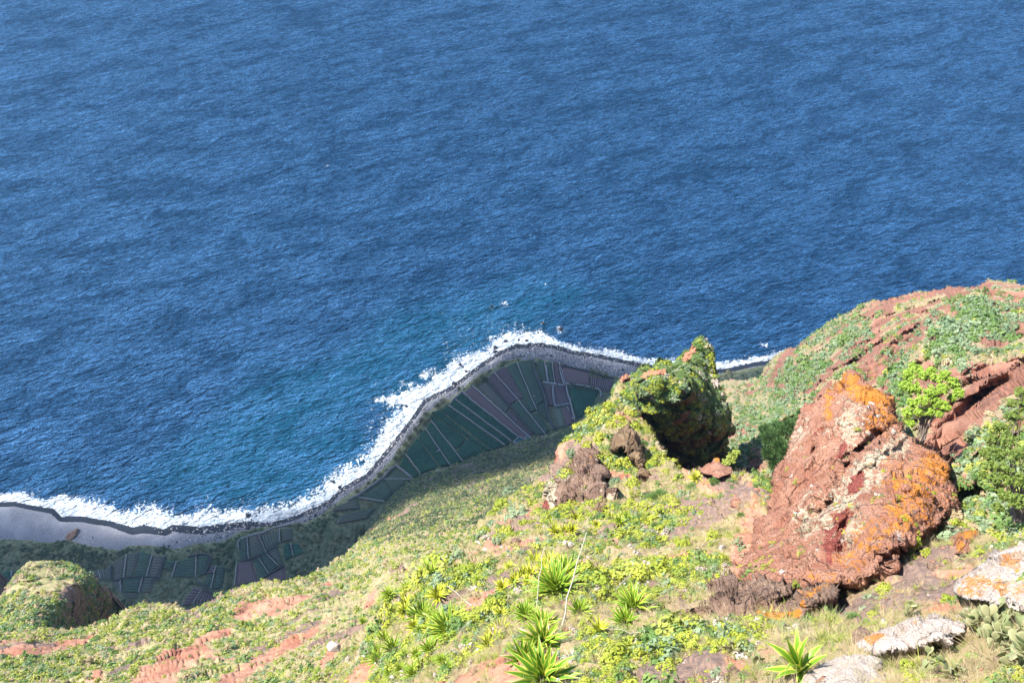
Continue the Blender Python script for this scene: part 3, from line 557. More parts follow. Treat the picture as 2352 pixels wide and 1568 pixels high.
rock('lichen_rock', [(1700, 1345), (1695, 1310), (1715, 1270), (1740, 1200), (1765, 1130), (1785, 1070), (1810, 1010), (1828, 975), (1838, 945), (1858, 925), (1885, 905), (1910, 888), (1935, 880), (1942, 852), (1952, 850), (1985, 868), (2010, 885), (2040, 892), (2062, 905), (2066, 940), (2072, 975), (2090, 1010), (2125, 1020), (2160, 1040),
    (2182, 1070), (2185, 1100), (2202, 1125), (2204, 1160), (2192, 1195), (2160, 1222), (2120, 1250), (2090, 1262), (2085, 1300), (2040, 1330), (1950, 1350), (1850, 1350), (1760, 1370)],
    [(1700, 1340, 61), (1715, 1270, 70), (1765, 1130, 88), (1828, 975, 104), (1885, 905, 108), (1942, 856, 106), (2010, 888, 100), (2064, 930, 100), (1900, 1000, 88), (1850, 1100, 80), (1980, 960, 88), (1990, 1060, 78), (2080, 1020, 90), (2185, 1080, 82), (2202, 1150, 74), (2120, 1100, 72), (2050, 1150, 64), (1950, 1180, 64), (1880, 1200, 68), (1800, 1230, 70),
     (2000, 1250, 56), (2080, 1260, 58), (2150, 1200, 66), (1900, 1300, 57), (1800, 1320, 58), (2050, 1310, 55), (1940, 1120, 73), (1960, 1240, 62)],
    'orange_rock', 'huge red boulder streaked with orange lichen on the right slope', 4.5, 26, ((1.6, 12, True), (1.5, 5, 'F'), (.8, 2, 'F'), (.9, 3.5, True), (.4, 1.1, True), (.2, .5, True)), step=1.6, thick=14, seed=12,
    dents=[(2075, 1278, 34, 18, -10, 5), (2150, 1232, 60, 12, -40, 6), (1985, 1020, 90, 9, -38, 2.5), (1940, 1090, 16, 60, 35, 2.5), (1880, 1010, 8, 50, 30, 2), (2020, 1045, 90, 8, -40, -1.5), (1900, 1160, 60, 10, -40, 2), (1950, 1200, 22, 90, 14, 1.5)],
    blobs=[('lichen', 2000, 905, 75, 24, 15, .8), ('lichen', 2030, 960, 55, 45, 0, .55), ('lichen', 1940, 880, 30, 24, 0, .8), ('lichen', 2100, 1120, 90, 70, 30, .55), ('lichen', 2150, 1070, 60, 40, 30, .7), ('lichen', 2000, 1230, 70, 70, 0, .45), ('lichen', 2080, 1180, 110, 50, -20, .55), ('lichen', 1950, 1290, 60, 40, 0, .4), ('lichen', 1900, 1330, 60, 20, 0, .4), ('lichen', 1900, 930, 12, 60, 10, .55),
           ('pale', 1950, 970, 40, 70, 10, .55), ('pale', 2010, 1060, 110, 26, -38, .8), ('pale', 1960, 1130, 90, 34, -40, .65), ('pale', 1870, 1200, 50, 60, 20, .55), ('pale', 1960, 1200, 22, 90, 12, .5), ('pale', 1830, 1000, 30, 60, 25, .35),
           ('red', 1920, 1230, 34, 80, 18, .95), ('red', 1960, 1110, 16, 50, 40, .9), ('red', 1930, 1040, 12, 40, 20, .7), ('red', 1880, 990, 10, 40, 30, .5), ('red', 1790, 1090, 10, 90, 20, .5)])
rock('small_lichen_rock', [(2172, 1225), (2190, 1212), (2230, 1207), (2255, 1210), (2263, 1222), (2262, 1250), (2245, 1275), (2210, 1285), (2180, 1270)], [(2170, 1220, 66), (2260, 1215, 64), (2220, 1235, 60), (2200, 1280, 58), (2262, 1260, 62), (2150, 1300, 58)], 'orange_rock',
     'smaller orange lichen boulder at the lower right foot of the huge red boulder', 2, 16, ((.7, 4, True), (.3, 1.2, True)), thick=5, seed=13, blobs=[('lichen', 2225, 1220, 36, 16, -10, .8), ('lichen', 2200, 1250, 16, 16, 0, .6)])
rock('brown_rock', [(1545, 1440), (1550, 1405), (1575, 1385), (1610, 1365), (1618, 1342), (1650, 1330), (1700, 1330), (1760, 1325), (1830, 1330), (1850, 1345), (1830, 1370), (1790, 1385), (1760, 1400), (1745, 1440), (1700, 1450), (1650, 1440), (1600, 1430)],
     [(1550, 1430, 53), (1615, 1345, 60), (1700, 1330, 60), (1830, 1335, 57), (1680, 1380, 52), (1780, 1370, 52), (1600, 1400, 53), (1700, 1445, 51), (1640, 1440, 51), (1850, 1400, 51)], 'brown_rock',
     'low dark brown rock outcrop below the left foot of the huge red boulder', 3.2, 20, ((1.6, 5, True), (2., 2.2, 'F'), (.8, .9, 'F'), (.25, .5, True)), thick=6, seed=14)
rock('orange_outcrop', [(1740, 1440), (1745, 1410), (1775, 1392), (1810, 1368), (1850, 1350), (1900, 1340), (1935, 1350), (1925, 1375), (1880, 1390), (1860, 1400), (1855, 1420), (1830, 1440), (1790, 1450)],
     [(1740, 1440, 51), (1800, 1375, 53), (1930, 1350, 53), (1850, 1380, 49.5), (1790, 1420, 48.5), (1840, 1430, 48.5), (1900, 1390, 50)], 'brown_rock',
     'long outcrop with bright orange lichen at its lower end, right of the brown outcrop', 2.2, 16, ((1.0, 3, True), (1.2, 1.6, 'F'), (.5, .7, 'F'), (.2, .4, True)), thick=5, seed=15, blobs=[('lichen', 1800, 1415, 50, 24, -20, .95), ('lichen', 1860, 1365, 50, 12, -25, .5)])
rock('right_rock', [(2180, 1350), (2200, 1332), (2240, 1312), (2275, 1290), (2310, 1262), (2340, 1252), (2500, 1235), (2520, 1420), (2352, 1410), (2290, 1395), (2230, 1380)],
     [(2190, 1345, 43), (2275, 1290, 46), (2340, 1255, 48), (2300, 1330, 39), (2352, 1390, 35), (2230, 1375, 38), (2500, 1250, 46), (2500, 1400, 33)], 'pale_rock',
     'pale rock with orange lichen patches cut by the right edge', 2, 20, ((.7, 2.2, 'F'), (.6, 3, True), (.3, .9, 'F'), (.1, .3, True)), thick=5, seed=16, blobs=[('lichen', 2260, 1340, 70, 22, -5, .65), ('lichen', 2325, 1290, 35, 22, -15, .65), ('lichen', 2340, 1350, 30, 30, 0, .6), ('lichen', 2225, 1360, 30, 12, 0, .6)])
rock('pale_boulder', [(1842, 1590), (1850, 1555), (1862, 1530), (1885, 1512), (1925, 1503), (1970, 1500), (2010, 1505), (2025, 1520), (2022, 1545), (2060, 1560), (2090, 1580), (2090, 1620), (1850, 1640)],
     [(1850, 1560, 32), (1900, 1508, 35), (2010, 1508, 34), (1940, 1550, 29.5), (2060, 1570, 31), (1950, 1620, 28)], 'pale_rock', 'smooth whitish boulder at the bottom edge, right of the sword-leaved agave', 1.2, 22, ((.3, 2, True), (.3, 1.3, 'F'), (.12, .6, True)), thick=3, seed=17)
rock('pale_outcrop', [(1968, 1485), (1985, 1460), (2010, 1452), (2040, 1440), (2060, 1425), (2100, 1415), (2150, 1412), (2190, 1420), (2225, 1412), (2240, 1430), (2225, 1455), (2190, 1470), (2150, 1480), (2110, 1490), (2070, 1500), (2030, 1500), (1990, 1500)],
     [(1970, 1485, 37), (2060, 1428, 39), (2220, 1415, 38), (2130, 1450, 34), (2040, 1480, 34), (2220, 1455, 35), (2100, 1495, 33.5)], 'pale_rock', 'jagged pale outcrop with an orange lichen patch at its left end', 1.6, 16, ((.5, 1.8, 'F'), (.25, .6, 'F'), (.4, 1.2, True), (.1, .3, True)), thick=4, seed=18,
     blobs=[('lichen', 2015, 1470, 28, 16, -10, .85), ('lichen', 2100, 1430, 30, 8, 0, .35)])
rock('tan_crag', [(1406, 1034), (1408, 1010), (1418, 995), (1428, 982), (1440, 976), (1452, 986), (1463, 994), (1468, 1020), (1474, 1050), (1484, 1085), (1478, 1100), (1466, 1070), (1452, 1040), (1430, 1032)],
     [(1408, 1030, 130), (1425, 985, 138), (1450, 985, 138), (1440, 1010, 128), (1468, 1020, 131), (1480, 1090, 118), (1450, 1035, 124)], 'tan_rock', 'pointed tan crag standing in yellow shrubs left of the dark pinnacle', 4, 16, ((2.2, 3.2, 'F'), (.9, 1.3, 'F'), (.3, .8, True)), step=1.3, thick=8, seed=19, near=.965, jag=2)
rock('grey_crag', [(1246, 1205), (1250, 1150), (1254, 1112), (1275, 1085), (1300, 1066), (1318, 1048), (1345, 1036), (1372, 1042), (1380, 1070), (1376, 1095), (1390, 1120), (1412, 1150), (1390, 1160), (1350, 1158), (1310, 1160), (1285, 1175), (1270, 1205)],
     [(1250, 1200, 108), (1255, 1110, 124), (1320, 1048, 134), (1370, 1045, 132), (1340, 1090, 120), (1290, 1110, 119), (1410, 1150, 107), (1270, 1190, 107), (1330, 1140, 114), (1310, 1160, 113)], 'brown_rock', 'rugged grey brown crag with a vertical tan face left of the tan crag', 4.5, 12, ((3, 8, True), (3.6, 4, 'F'), (1.6, 1.6, 'F'), (.6, 1, True)), step=1.5, thick=9, seed=20, near=.965, jag=7,
     blobs=[('pale', 1262, 1130, 14, 60, 0, .9), ('red', 1258, 1180, 8, 26, 0, .9), ('lichen', 1361, 1063, 6, 8, 0, 1), ('pale', 1395, 1140, 20, 10, 20, .6), ('pale', 1300, 1090, 20, 10, -30, .5)])
rock('perched_boulder', [(1933, 888), (1940, 862), (1946, 850), (1962, 853), (1985, 870), (1978, 890), (1950, 900)], [(1935, 890, 104), (1945, 850, 106), (1980, 870, 104), (1955, 880, 101)], 'orange_rock', 'orange lichen boulder perched on top of the huge red boulder', 1, 10, ((.4, 2, True),), step=1.3, thick=3, seed=21, jag=2,
     blobs=[('lichen', 1962, 870, 22, 20, 0, 1.1)])
rock('brown_knoll', [(1610, 1085), (1600, 1075), (1615, 1066), (1635, 1060), (1640, 1048), (1652, 1050), (1658, 1064), (1680, 1072), (1690, 1085), (1650, 1100)], [(1600, 1078, 110), (1645, 1052, 110), (1690, 1080, 107), (1645, 1080, 104), (1620, 1095, 104)], 'orange_rock', 'small knoll with an orange lichen tip in front of the dark pinnacle', 1, 10, ((.6, 3, True),), step=1.5, thick=3, seed=22, jag=3,
     blobs=[('lichen', 1647, 1054, 8, 6, 0, 1.2)])
def blob_rock(name, x, y, L, r_px, mat, label, cat='rock', group=None, sq=.7, seed=0, sink=.25):
    P, n, u, i, j = surf(L, np.array(x), np.array(y)); d = np.linalg.norm(P - O3); r = r_px * d / FP
    th = np.linspace(0, math.pi, 19); ph = np.linspace(0, 2 * math.pi, 29)[:-1]; T, Ph = np.meshgrid(th, ph, indexing='ij')
    S = np.stack([np.sin(T) * np.cos(Ph), np.sin(T) * np.sin(Ph), np.cos(T)], -1)
    rg = np.random.default_rng(seed); nk = rg.normal(size=(14, 3)); nk /= np.linalg.norm(nk, axis=1, keepdims=True); hk = rg.uniform(.55, 1., 14); S = S * (np.min(np.where(S @ nk.T > .05, hk / np.maximum(S @ nk.T, .05), 9), -1).clip(0, 1.25) * (1 + .08 * fbm(S * 1 + seed * 3.7, .3, 3, seed, True)))[..., None]; S[..., 2] *= sq; S[..., 0] *= 1 + .3 * math.sin(seed * 2.1)
    V = S.reshape(-1, 3) * r; I = np.arange(19 * 28).reshape(19, 28); J = np.roll(I, -1, 1)
    F = np.stack([I[:-1].ravel(), I[1:].ravel(), J[1:].ravel(), J[:-1].ravel()], 1)
    V, F = V, F[[len(set(f)) == 4 for f in F.tolist()]]
    o = obj(name, mesh_np(name, V, F, M[mat]), None, tuple(P - np.array([0, 0, 1]) * r * sink)); o.rotation_euler = (0, 0, seed * 1.3)
    tag(o, label, cat, group); return o
G = LAYERS['ground']
for k, (x, y, r, lab) in enumerate([(1096, 1251, 13, 'whitish boulder on the crest left of the round grey-green bush'), (1112, 1256, 8, 'small whitish boulder touching the larger crest boulder'), (1151, 1242, 9, 'grey boulder standing at the foot of the yellow-green bushes'), (1036, 1290, 16, 'broad tan boulder on the crest above the agave colony'),
     (955, 1335, 10, 'pale boulder beside the feathery dark green shrub at the left of the agave colony'), (1348, 1290, 8, 'small grey stone right of the largest agave'), (765, 1480, 12, 'pale stone patch sticking out left of the agave colony'), (1318, 1355, 9, 'tan stone immediately right of the largest agave')]):
    blob_rock('boulder', x, y, SP if 1 or inpoly(np.array(x * 1.), np.array(y * 1.), [(700, 1900), (775, 1520), (852, 1420), (955, 1318), (1000, 1275), (1060, 1252), (1103, 1195), (1700, 1100), (1900, 1900)]) else LAYERS['cliff_slope'], r, 'x' if 0 else 'white_boulder', lab, 'boulder', 'pale boulders on the near spur', .6, k + 1)
SB = [(568, 1181, 5.5, 'round black boulder awash in the surf of the left bay'), (569, 1214, 5, 'black boulder on the dry shingle just above the lower left fields'), (563, 1211, 3.5, 'small pale boulder beside the black one on the shingle'), (765, 1106, 3.5, 'upper of two black rocks in the surf below the bend'),
      (779, 1117, 4, 'lower of two black rocks in the surf below the bend'), (1162, 782, 5, 'dark rock in the foam just left of the tip of the point'), (1138, 797, 5, 'large dark rock in the foam where the shore turns'), (1137, 806, 4, 'dark rock touching the shingle below the larger foam rock'),
      (1191, 780, 3.5, 'small dark rock in the foam above the tip of the point'), (1209, 781, 3.2, 'narrow dark rock in the foam right of the tip of the point'), (1184, 792, 3.5, 'dark rock on the waterline at the tip of the point'), (1212, 797, 7, 'large black boulder on the shingle at the tip of the point'),
      (1225, 803, 5, 'grey brown boulder beside the large black one on the shingle'), (1056, 836, 3.8, 'dark rock alone in the foam halfway down the point'), (1063, 841, 2.6, 'tiny dark rock beside the lone foam rock'), (1288, 754, 5.5, 'black sea rock ringed with foam off the point'),
      (1248, 742, 4, 'small black sea rock farthest out off the point'), (1283, 795, 4.5, 'black rock on the waterline right of the point'), (1045, 880, 6, 'black boulder on the beach above the breaking wave'), (933, 931, 3.5, 'small dark rock in the thin foam under the breaking wave'),
      (1243, 812, 4, 'dark boulder on the shingle near the pale slab'), (1131, 834, 5, 'grey block on the shingle by the purple fan field'), (922, 930, 2.5, 'smallest dark rock under the breaking wave'), (213, 1235, 2.5, 'tiny dark stone on the grey left beach'), (1129, 702, 3, 'tiny dark sea rock far off the point in white water'), (1070, 851, 3.5, 'dark rock at the water edge below the lone foam rock')]
for k, (x, y, r, lab) in enumerate(SB):
    pale = 'pale' in lab or 'grey' in lab and 'beach' not in lab
    P = atz(x, y, .8); dd = np.linalg.norm(P - O3)
    class _L: pass
    fake = Layer(); fake.xs = np.array([x - 3., x + 3.]); fake.ys = np.array([y - 3., y + 3.]); fake.step = 6.; fake.P = np.broadcast_to(P, (2, 2, 3)).copy(); fake.nrm = np.zeros((2, 2, 3)) + [0, 0, 1.]; fake.used = np.ones((2, 2), bool)
    Pg, _, ug, _, _ = surf(G, np.array(x * 1.), np.array(y * 1.))
    blob_rock('boulder', x, y, G if ug and Pg[2] > .8 else fake, r, 'dry_boulder' if pale else 'wet_boulder', lab, 'boulder', 'shore boulders', .75, k + 30)
for k, (x, y, r, m_, lab) in enumerate([(1150, 1228, 16, 'brown_rock', 'brown ledge just under the round grey-green bush'), (1180, 1248, 13, 'brown_rock', 'brown ledge two steps below the round grey-green bush'), (1205, 1270, 14, 'brown_rock', 'small brown ledge on the left above the largest agave'), (1335, 1322, 20, 'tan_rock', 'tan fissured rock on the upper right of the largest agave'),
     (1322, 1362, 14, 'tan_rock', 'lower tan fissured rock right of the largest agave'), (1505, 1352, 18, 'brown_rock', 'red brown rock above and right of the paired agaves'), (1530, 1380, 20, 'brown_rock', 'red brown rock wall right of the paired agaves'), (1540, 1418, 20, 'tan_rock', 'tan foot of the rock wall right of the paired agaves'), (1075, 1462, 12, 'tan_rock', 'low tan rock under the largest agave of the left cluster'),
     (978, 1512, 14, 'brown_rock', 'brown rock low in the left agave cluster'), (845, 1500, 14, 'white_boulder', 'pale rock at the left foot of the agave colony'), (1440, 1300, 10, 'brown_rock', 'dark reddish rock above the paired agaves'), (1262, 1392, 9, 'tan_rock', 'small tan rock under the largest agave'), (1600, 1205, 12, 'tan_rock', 'tan rock on the bare slope below the knoll with orange tip'),
     (1690, 1150, 16, 'orange_rock', 'reddish rock between the knoll and the huge red boulder'), (1655, 1250, 10, 'white_boulder', 'whitish crumbly rock left of the huge red boulder'), (1375, 1160, 16, 'tan_rock', 'orange tan slab under the grey brown crag'), (1310, 1180, 14, 'brown_rock', 'brown block under the grey brown crag'), (1610, 1400, 22, 'brown_rock', 'dark brown block at the left end of the brown outcrop'),
     (1560, 1360, 14, 'tan_rock', 'upright tan block left of the brown outcrop'), (2120, 1262, 14, 'brown_rock', 'brown block in the hollow under the huge red boulder'), (2150, 1300, 16, 'brown_rock', 'dark block between the huge red boulder and the right rock'), (1290, 1075, 12, 'tan_rock', 'rusty tan block on the crest left of the tan crag'), (1380, 930, 8, 'tan_rock', 'rusty block on the crest left of the dark pinnacle'), (1945, 1418, 12, 'brown_rock', 'brown block right of the orange outcrop'), (2035, 1420, 12, 'white_boulder', 'whitish block on the left of the jagged pale outcrop')]):
    blob_rock('rock_block', x, y, SP, r, m_, lab, 'rock', 'rock blocks on the near spur', .9, k + 200, .1)
blob_rock('sea_stack', 167, 1228, G, 12, 'brown_rock', 'tall dark rock lump on the grey left beach', 'rock', None, 1.0, 77, .1)

# ------------------------------------------------------------------ fields on the coastal flat
def A_(p): return (689 + .3296 * p[0], 689 + .3296 * p[1])
def C_(p): return (172.3 + .24414 * p[0], 1177.1 + .24414 * p[1])
ZF = 9.6
def field(T, q, mat, label, rows='short', ch=None, spacing=1.6, h=.45, bow=.06, group=None):
    Q = [atz(*T(p), ZF)[:2] for p in q]; Q = [np.array(p) for p in Q]
    l01 = (np.linalg.norm(Q[1] - Q[0]) + np.linalg.norm(Q[2] - Q[3])) / 2; l12 = (np.linalg.norm(Q[2] - Q[1]) + np.linalg.norm(Q[3] - Q[0])) / 2
    # rows run along v (across), stacked along u (0->1) when the strip is long in u
    if (rows == 'short') == (l01 < l12): Q = [Q[1], Q[2], Q[3], Q[0]]; l01, l12 = l12, l01
    n = max(3, int(l01 / spacing)); nu = n * 4 + 1; nv = max(6, int(l12 / 1.6))
    u = np.linspace(0, 1, nu); v = np.linspace(0, 1, nv); U, Vv = np.meshgrid(u, v)
    hh = np.tile([0, .7, 1, .7], n); hh = np.r_[hh, 0][None, :] * np.ones((nv, 1))
    if mat in ('f_bare', 'f_grass'): hh = hh * .15
    Ub = np.clip(U + bow * (Vv * (1 - Vv)) * 4 * U * (1 - U), 0, 1)
    P = ((1 - Ub) * (1 - Vv))[..., None] * Q[0] + (Ub * (1 - Vv))[..., None] * Q[1] + (Ub * Vv)[..., None] * Q[2] + ((1 - Ub) * Vv)[..., None] * Q[3]
    c = sum(Q) / 4; P3 = np.concatenate([P, np.zeros(P.shape[:2] + (1,))], -1)
    nz = fbm(P3, 1.3, 3, 4); P3[..., 2] = hh * h * (1 + .5 * nz)
    edge = (U < .001) | (U > .999) | (Vv < .001) | (Vv > .999); P3[..., 2] = np.where(edge, -1.2, P3[..., 2])
    P3 -= np.array([c[0], c[1], 0]); I = np.arange(nu * nv).reshape(nv, nu)
    F = np.stack([I[:-1, :-1].ravel(), I[:-1, 1:].ravel(), I[1:, 1:].ravel(), I[1:, :-1].ravel()], 1)
    o = empty('crop_field', (c[0], c[1], ZF)); tag(o, label, 'field', group or 'crop fields on the coastal flat')
    nm = {'f_bare': 'bare_soil', 'f_grass': 'grass_cover'}.get(mat, 'crop_rows')
    obj(nm, mesh_np('crop_rows', P3.reshape(-1, 3), F, M[mat], {'v': (hh * (1 + .25 * nz)).ravel()}), o)
    if ch:
        for (i, j) in ch:
            Qo = [np.array(atz(*T(p), ZF)[:2]) for p in q]; a, b = Qo[i] - c, Qo[j] - c; t = (b - a) / np.linalg.norm(b - a); w_ = np.array([-t[1], t[0]]) * .2
            m = 9; V = []
            for k in range(m):
                f = k / (m - 1); p = a * (1 - f) + b * f + w_ * .7 * math.sin(k * 1.7 + i)
                V += [(*(p - w_), -.8), (*(p - w_), .62), (*(p + w_), .62), (*(p + w_), -.8)]
            Fc = [(4 * k + r, 4 * k + 4 + r, 4 * k + 5 + r, 4 * k + 1 + r) for k in range(m - 1) for r in range(3)]
            obj('irrigation_channel', mesh_np('irrigation_channel', V, np.array(Fc), M['channel']), o)
    return o
dg = 'dark green terrace strips'
field(A_, [(1130, 648), (1515, 948), (1475, 980), (1084, 690)], 'f_dark', 'dark green crop strip along the bare purple field', ch=[(2, 3)], spacing=2.0, h=1.0, group=dg)
field(A_, [(1078, 692), (1470, 985), (1430, 1008), (1037, 730)], 'f_dark', 'second dark green strip from the bare purple field', ch=[(2, 3)], spacing=2.0, h=1.0, group=dg)
field(A_, [(1031, 734), (1425, 1012), (1340, 1040), (988, 764)], 'f_dark', 'third dark green strip from the bare purple field', spacing=2.0, h=1.0, group=dg)
field(A_, [(982, 766), (1180, 935), (1165, 952), (908, 780)], 'f_dark', 'thin dark green strip starting between two reed clumps', spacing=2.0, h=1.0, group=dg)
field(A_, [(1188, 940), (1335, 1040), (1292, 1046), (1168, 962)], 'f_dark', 'short dark green parcel at the inner end of the strips, near the water tank', spacing=2.0, h=1.0, group=dg)
field(A_, [(905, 784), (1162, 955), (1086, 1042), (920, 838)], 'f_dark', 'wide dark green strip just above the white diagonal channel', spacing=2.0, h=1.0, group=dg)
field(A_, [(1164, 962), (1285, 1048), (1140, 1116), (1092, 1046)], 'f_dark', 'square dark green parcel against the scrub slope', spacing=2.0, h=1.0, group=dg)
field(A_, [(915, 840), (1135, 1120), (1052, 1143), (878, 890)], 'f_dark', 'dark green strip just below the white diagonal channel', ch=[(0, 1)], spacing=2.0, h=1.0, group=dg)
field(A_, [(874, 894), (1046, 1146), (976, 1156), (822, 948)], 'f_dark', 'dark green strip holding the pale debris spot', ch=[(0, 1)], spacing=1.9, h=.9, group=dg)
field(A_, [(818, 952), (970, 1160), (838, 1203), (737, 1070)], 'f_dark', 'broad dark green strip ending at the lower reeds', ch=[(2, 3)], spacing=1.9, h=.9, group=dg)
field(A_, [(730, 1078), (830, 1208), (788, 1238), (694, 1152)], 'f_dark', 'lowest dark green strip above the white terrace wall', spacing=1.9, h=.9, group=dg)
field(A_, [(1200, 592), (1595, 948), (1540, 952), (1138, 642)], 'f_bare', 'bare purple brown field between the dark green strips and the fan', ch=[(0, 1)])
field(A_, [(1240, 603), (1300, 560), (1462, 740), (1430, 782)], 'f_mixed', 'fan strip beside the bare field, green only at its sea end', rows='short')
field(A_, [(1436, 788), (1468, 765), (1620, 935), (1592, 942)], 'f_purple', 'narrow purple strip at the inner tip of the fan')
field(A_, [(1306, 548), (1348, 498), (1518, 690), (1452, 732)], 'f_purple', 'purple striped fan plot behind the round reed clump', ch=[(1, 2)])
field(A_, [(1456, 738), (1522, 697), (1708, 930), (1636, 936)], 'f_green', 'green striped inner plot below the left purple fan plot', ch=[(1, 2)])
field(A_, [(1354, 494), (1436, 462), (1566, 678), (1524, 690)], 'f_purple', 'purple striped fan plot right of the long pale channel')
field(A_, [(1442, 458), (1510, 430), (1650, 765), (1602, 780)], 'f_green', 'long green striped fan plot left of the slanting channel', ch=[(1, 2)])
field(A_, [(1526, 697), (1570, 686), (1600, 782), (1598, 786)], 'f_green', 'tiny green wedge in the middle of the fan')
field(A_, [(1516, 427), (1620, 418), (1712, 690), (1640, 740)], 'f_green', 'large green striped fan plot against the dark dry-stone wall')
field(A_, [(1648, 745), (1716, 695), (1740, 850), (1662, 775)], 'f_green', 'small green plot wedged between channel and dark wall')
field(A_, [(1606, 795), (1662, 780), (1742, 905), (1708, 926)], 'f_green', 'green striped plot at the inner end beside the dark wall')
field(A_, [(1642, 430), (1703, 427), (1728, 572), (1684, 566)], 'f_green', 'green striped plot just right of the dark wall at the beach end', ch=[(1, 2)])
field(A_, [(1710, 427), (1755, 427), (1776, 580), (1735, 576)], 'f_green', 'brightest narrow green plot between two pale channels', ch=[(1, 2)])
field(A_, [(1762, 424), (1805, 434), (1834, 585), (1780, 582)], 'f_purple', 'narrow purple striped plot left of the white upright wall')
field(A_, [(1816, 452), (2016, 500), (2018, 590), (1848, 585)], 'f_bare', 'bare brown field bordering the shingle on the right', ch=[(3, 0)])
field(A_, [(2022, 525), (2188, 552), (2150, 640), (2024, 600)], 'f_purple', 'purple striped plot behind the long reed hedge')
field(A_, [(1690, 588), (1756, 596), (1772, 733), (1726, 733)], 'f_purple', 'purple striped plot right of the dark wall, left half of the pair', ch=[(1, 2)])
field(A_, [(1764, 596), (1852, 598), (1886, 722), (1780, 732)], 'f_purple', 'purple striped plot enclosed by white walls, right half of the pair', ch=[(0, 3)])
field(A_, [(1760, 756), (1818, 748), (1850, 878), (1802, 884)], 'f_grass', 'flat grass green plot at the foot of the dark wall')
field(A_, [(1824, 746), (1886, 733), (1912, 850), (1854, 875)], 'f_bare', 'small bare brown plot with white poles lying on it')
field(A_, [(1866, 602), (2085, 635), (2040, 725), (1932, 832)], 'f_dark', 'dark green striped field under the row of banana plants', spacing=1.6, h=.7)
tg = 'terraced plots of the lower middle shore'
field(A_, [(588, 1246), (665, 1170), (778, 1245), (652, 1345)], 'f_green', 'upper terrace plot inside the corner of the white wall', rows='long', ch=[(0, 2)], group=tg)
field(A_, [(408, 1372), (582, 1250), (648, 1345), (590, 1402)], 'f_green', 'long terrace plot below the white wall', rows='long', ch=[(3, 0)], group=tg)
field(A_, [(225, 1442), (400, 1378), (420, 1450), (222, 1466)], 'f_mixed', 'thin terrace plot at the far left end of the white wall', rows='long', group=tg)
field(A_, [(270, 1500), (540, 1440), (470, 1518), (255, 1556)], 'f_mixed', 'lowest curved terrace plot beneath the white wall', rows='long', group=tg)
lg = 'plots above the left bay'
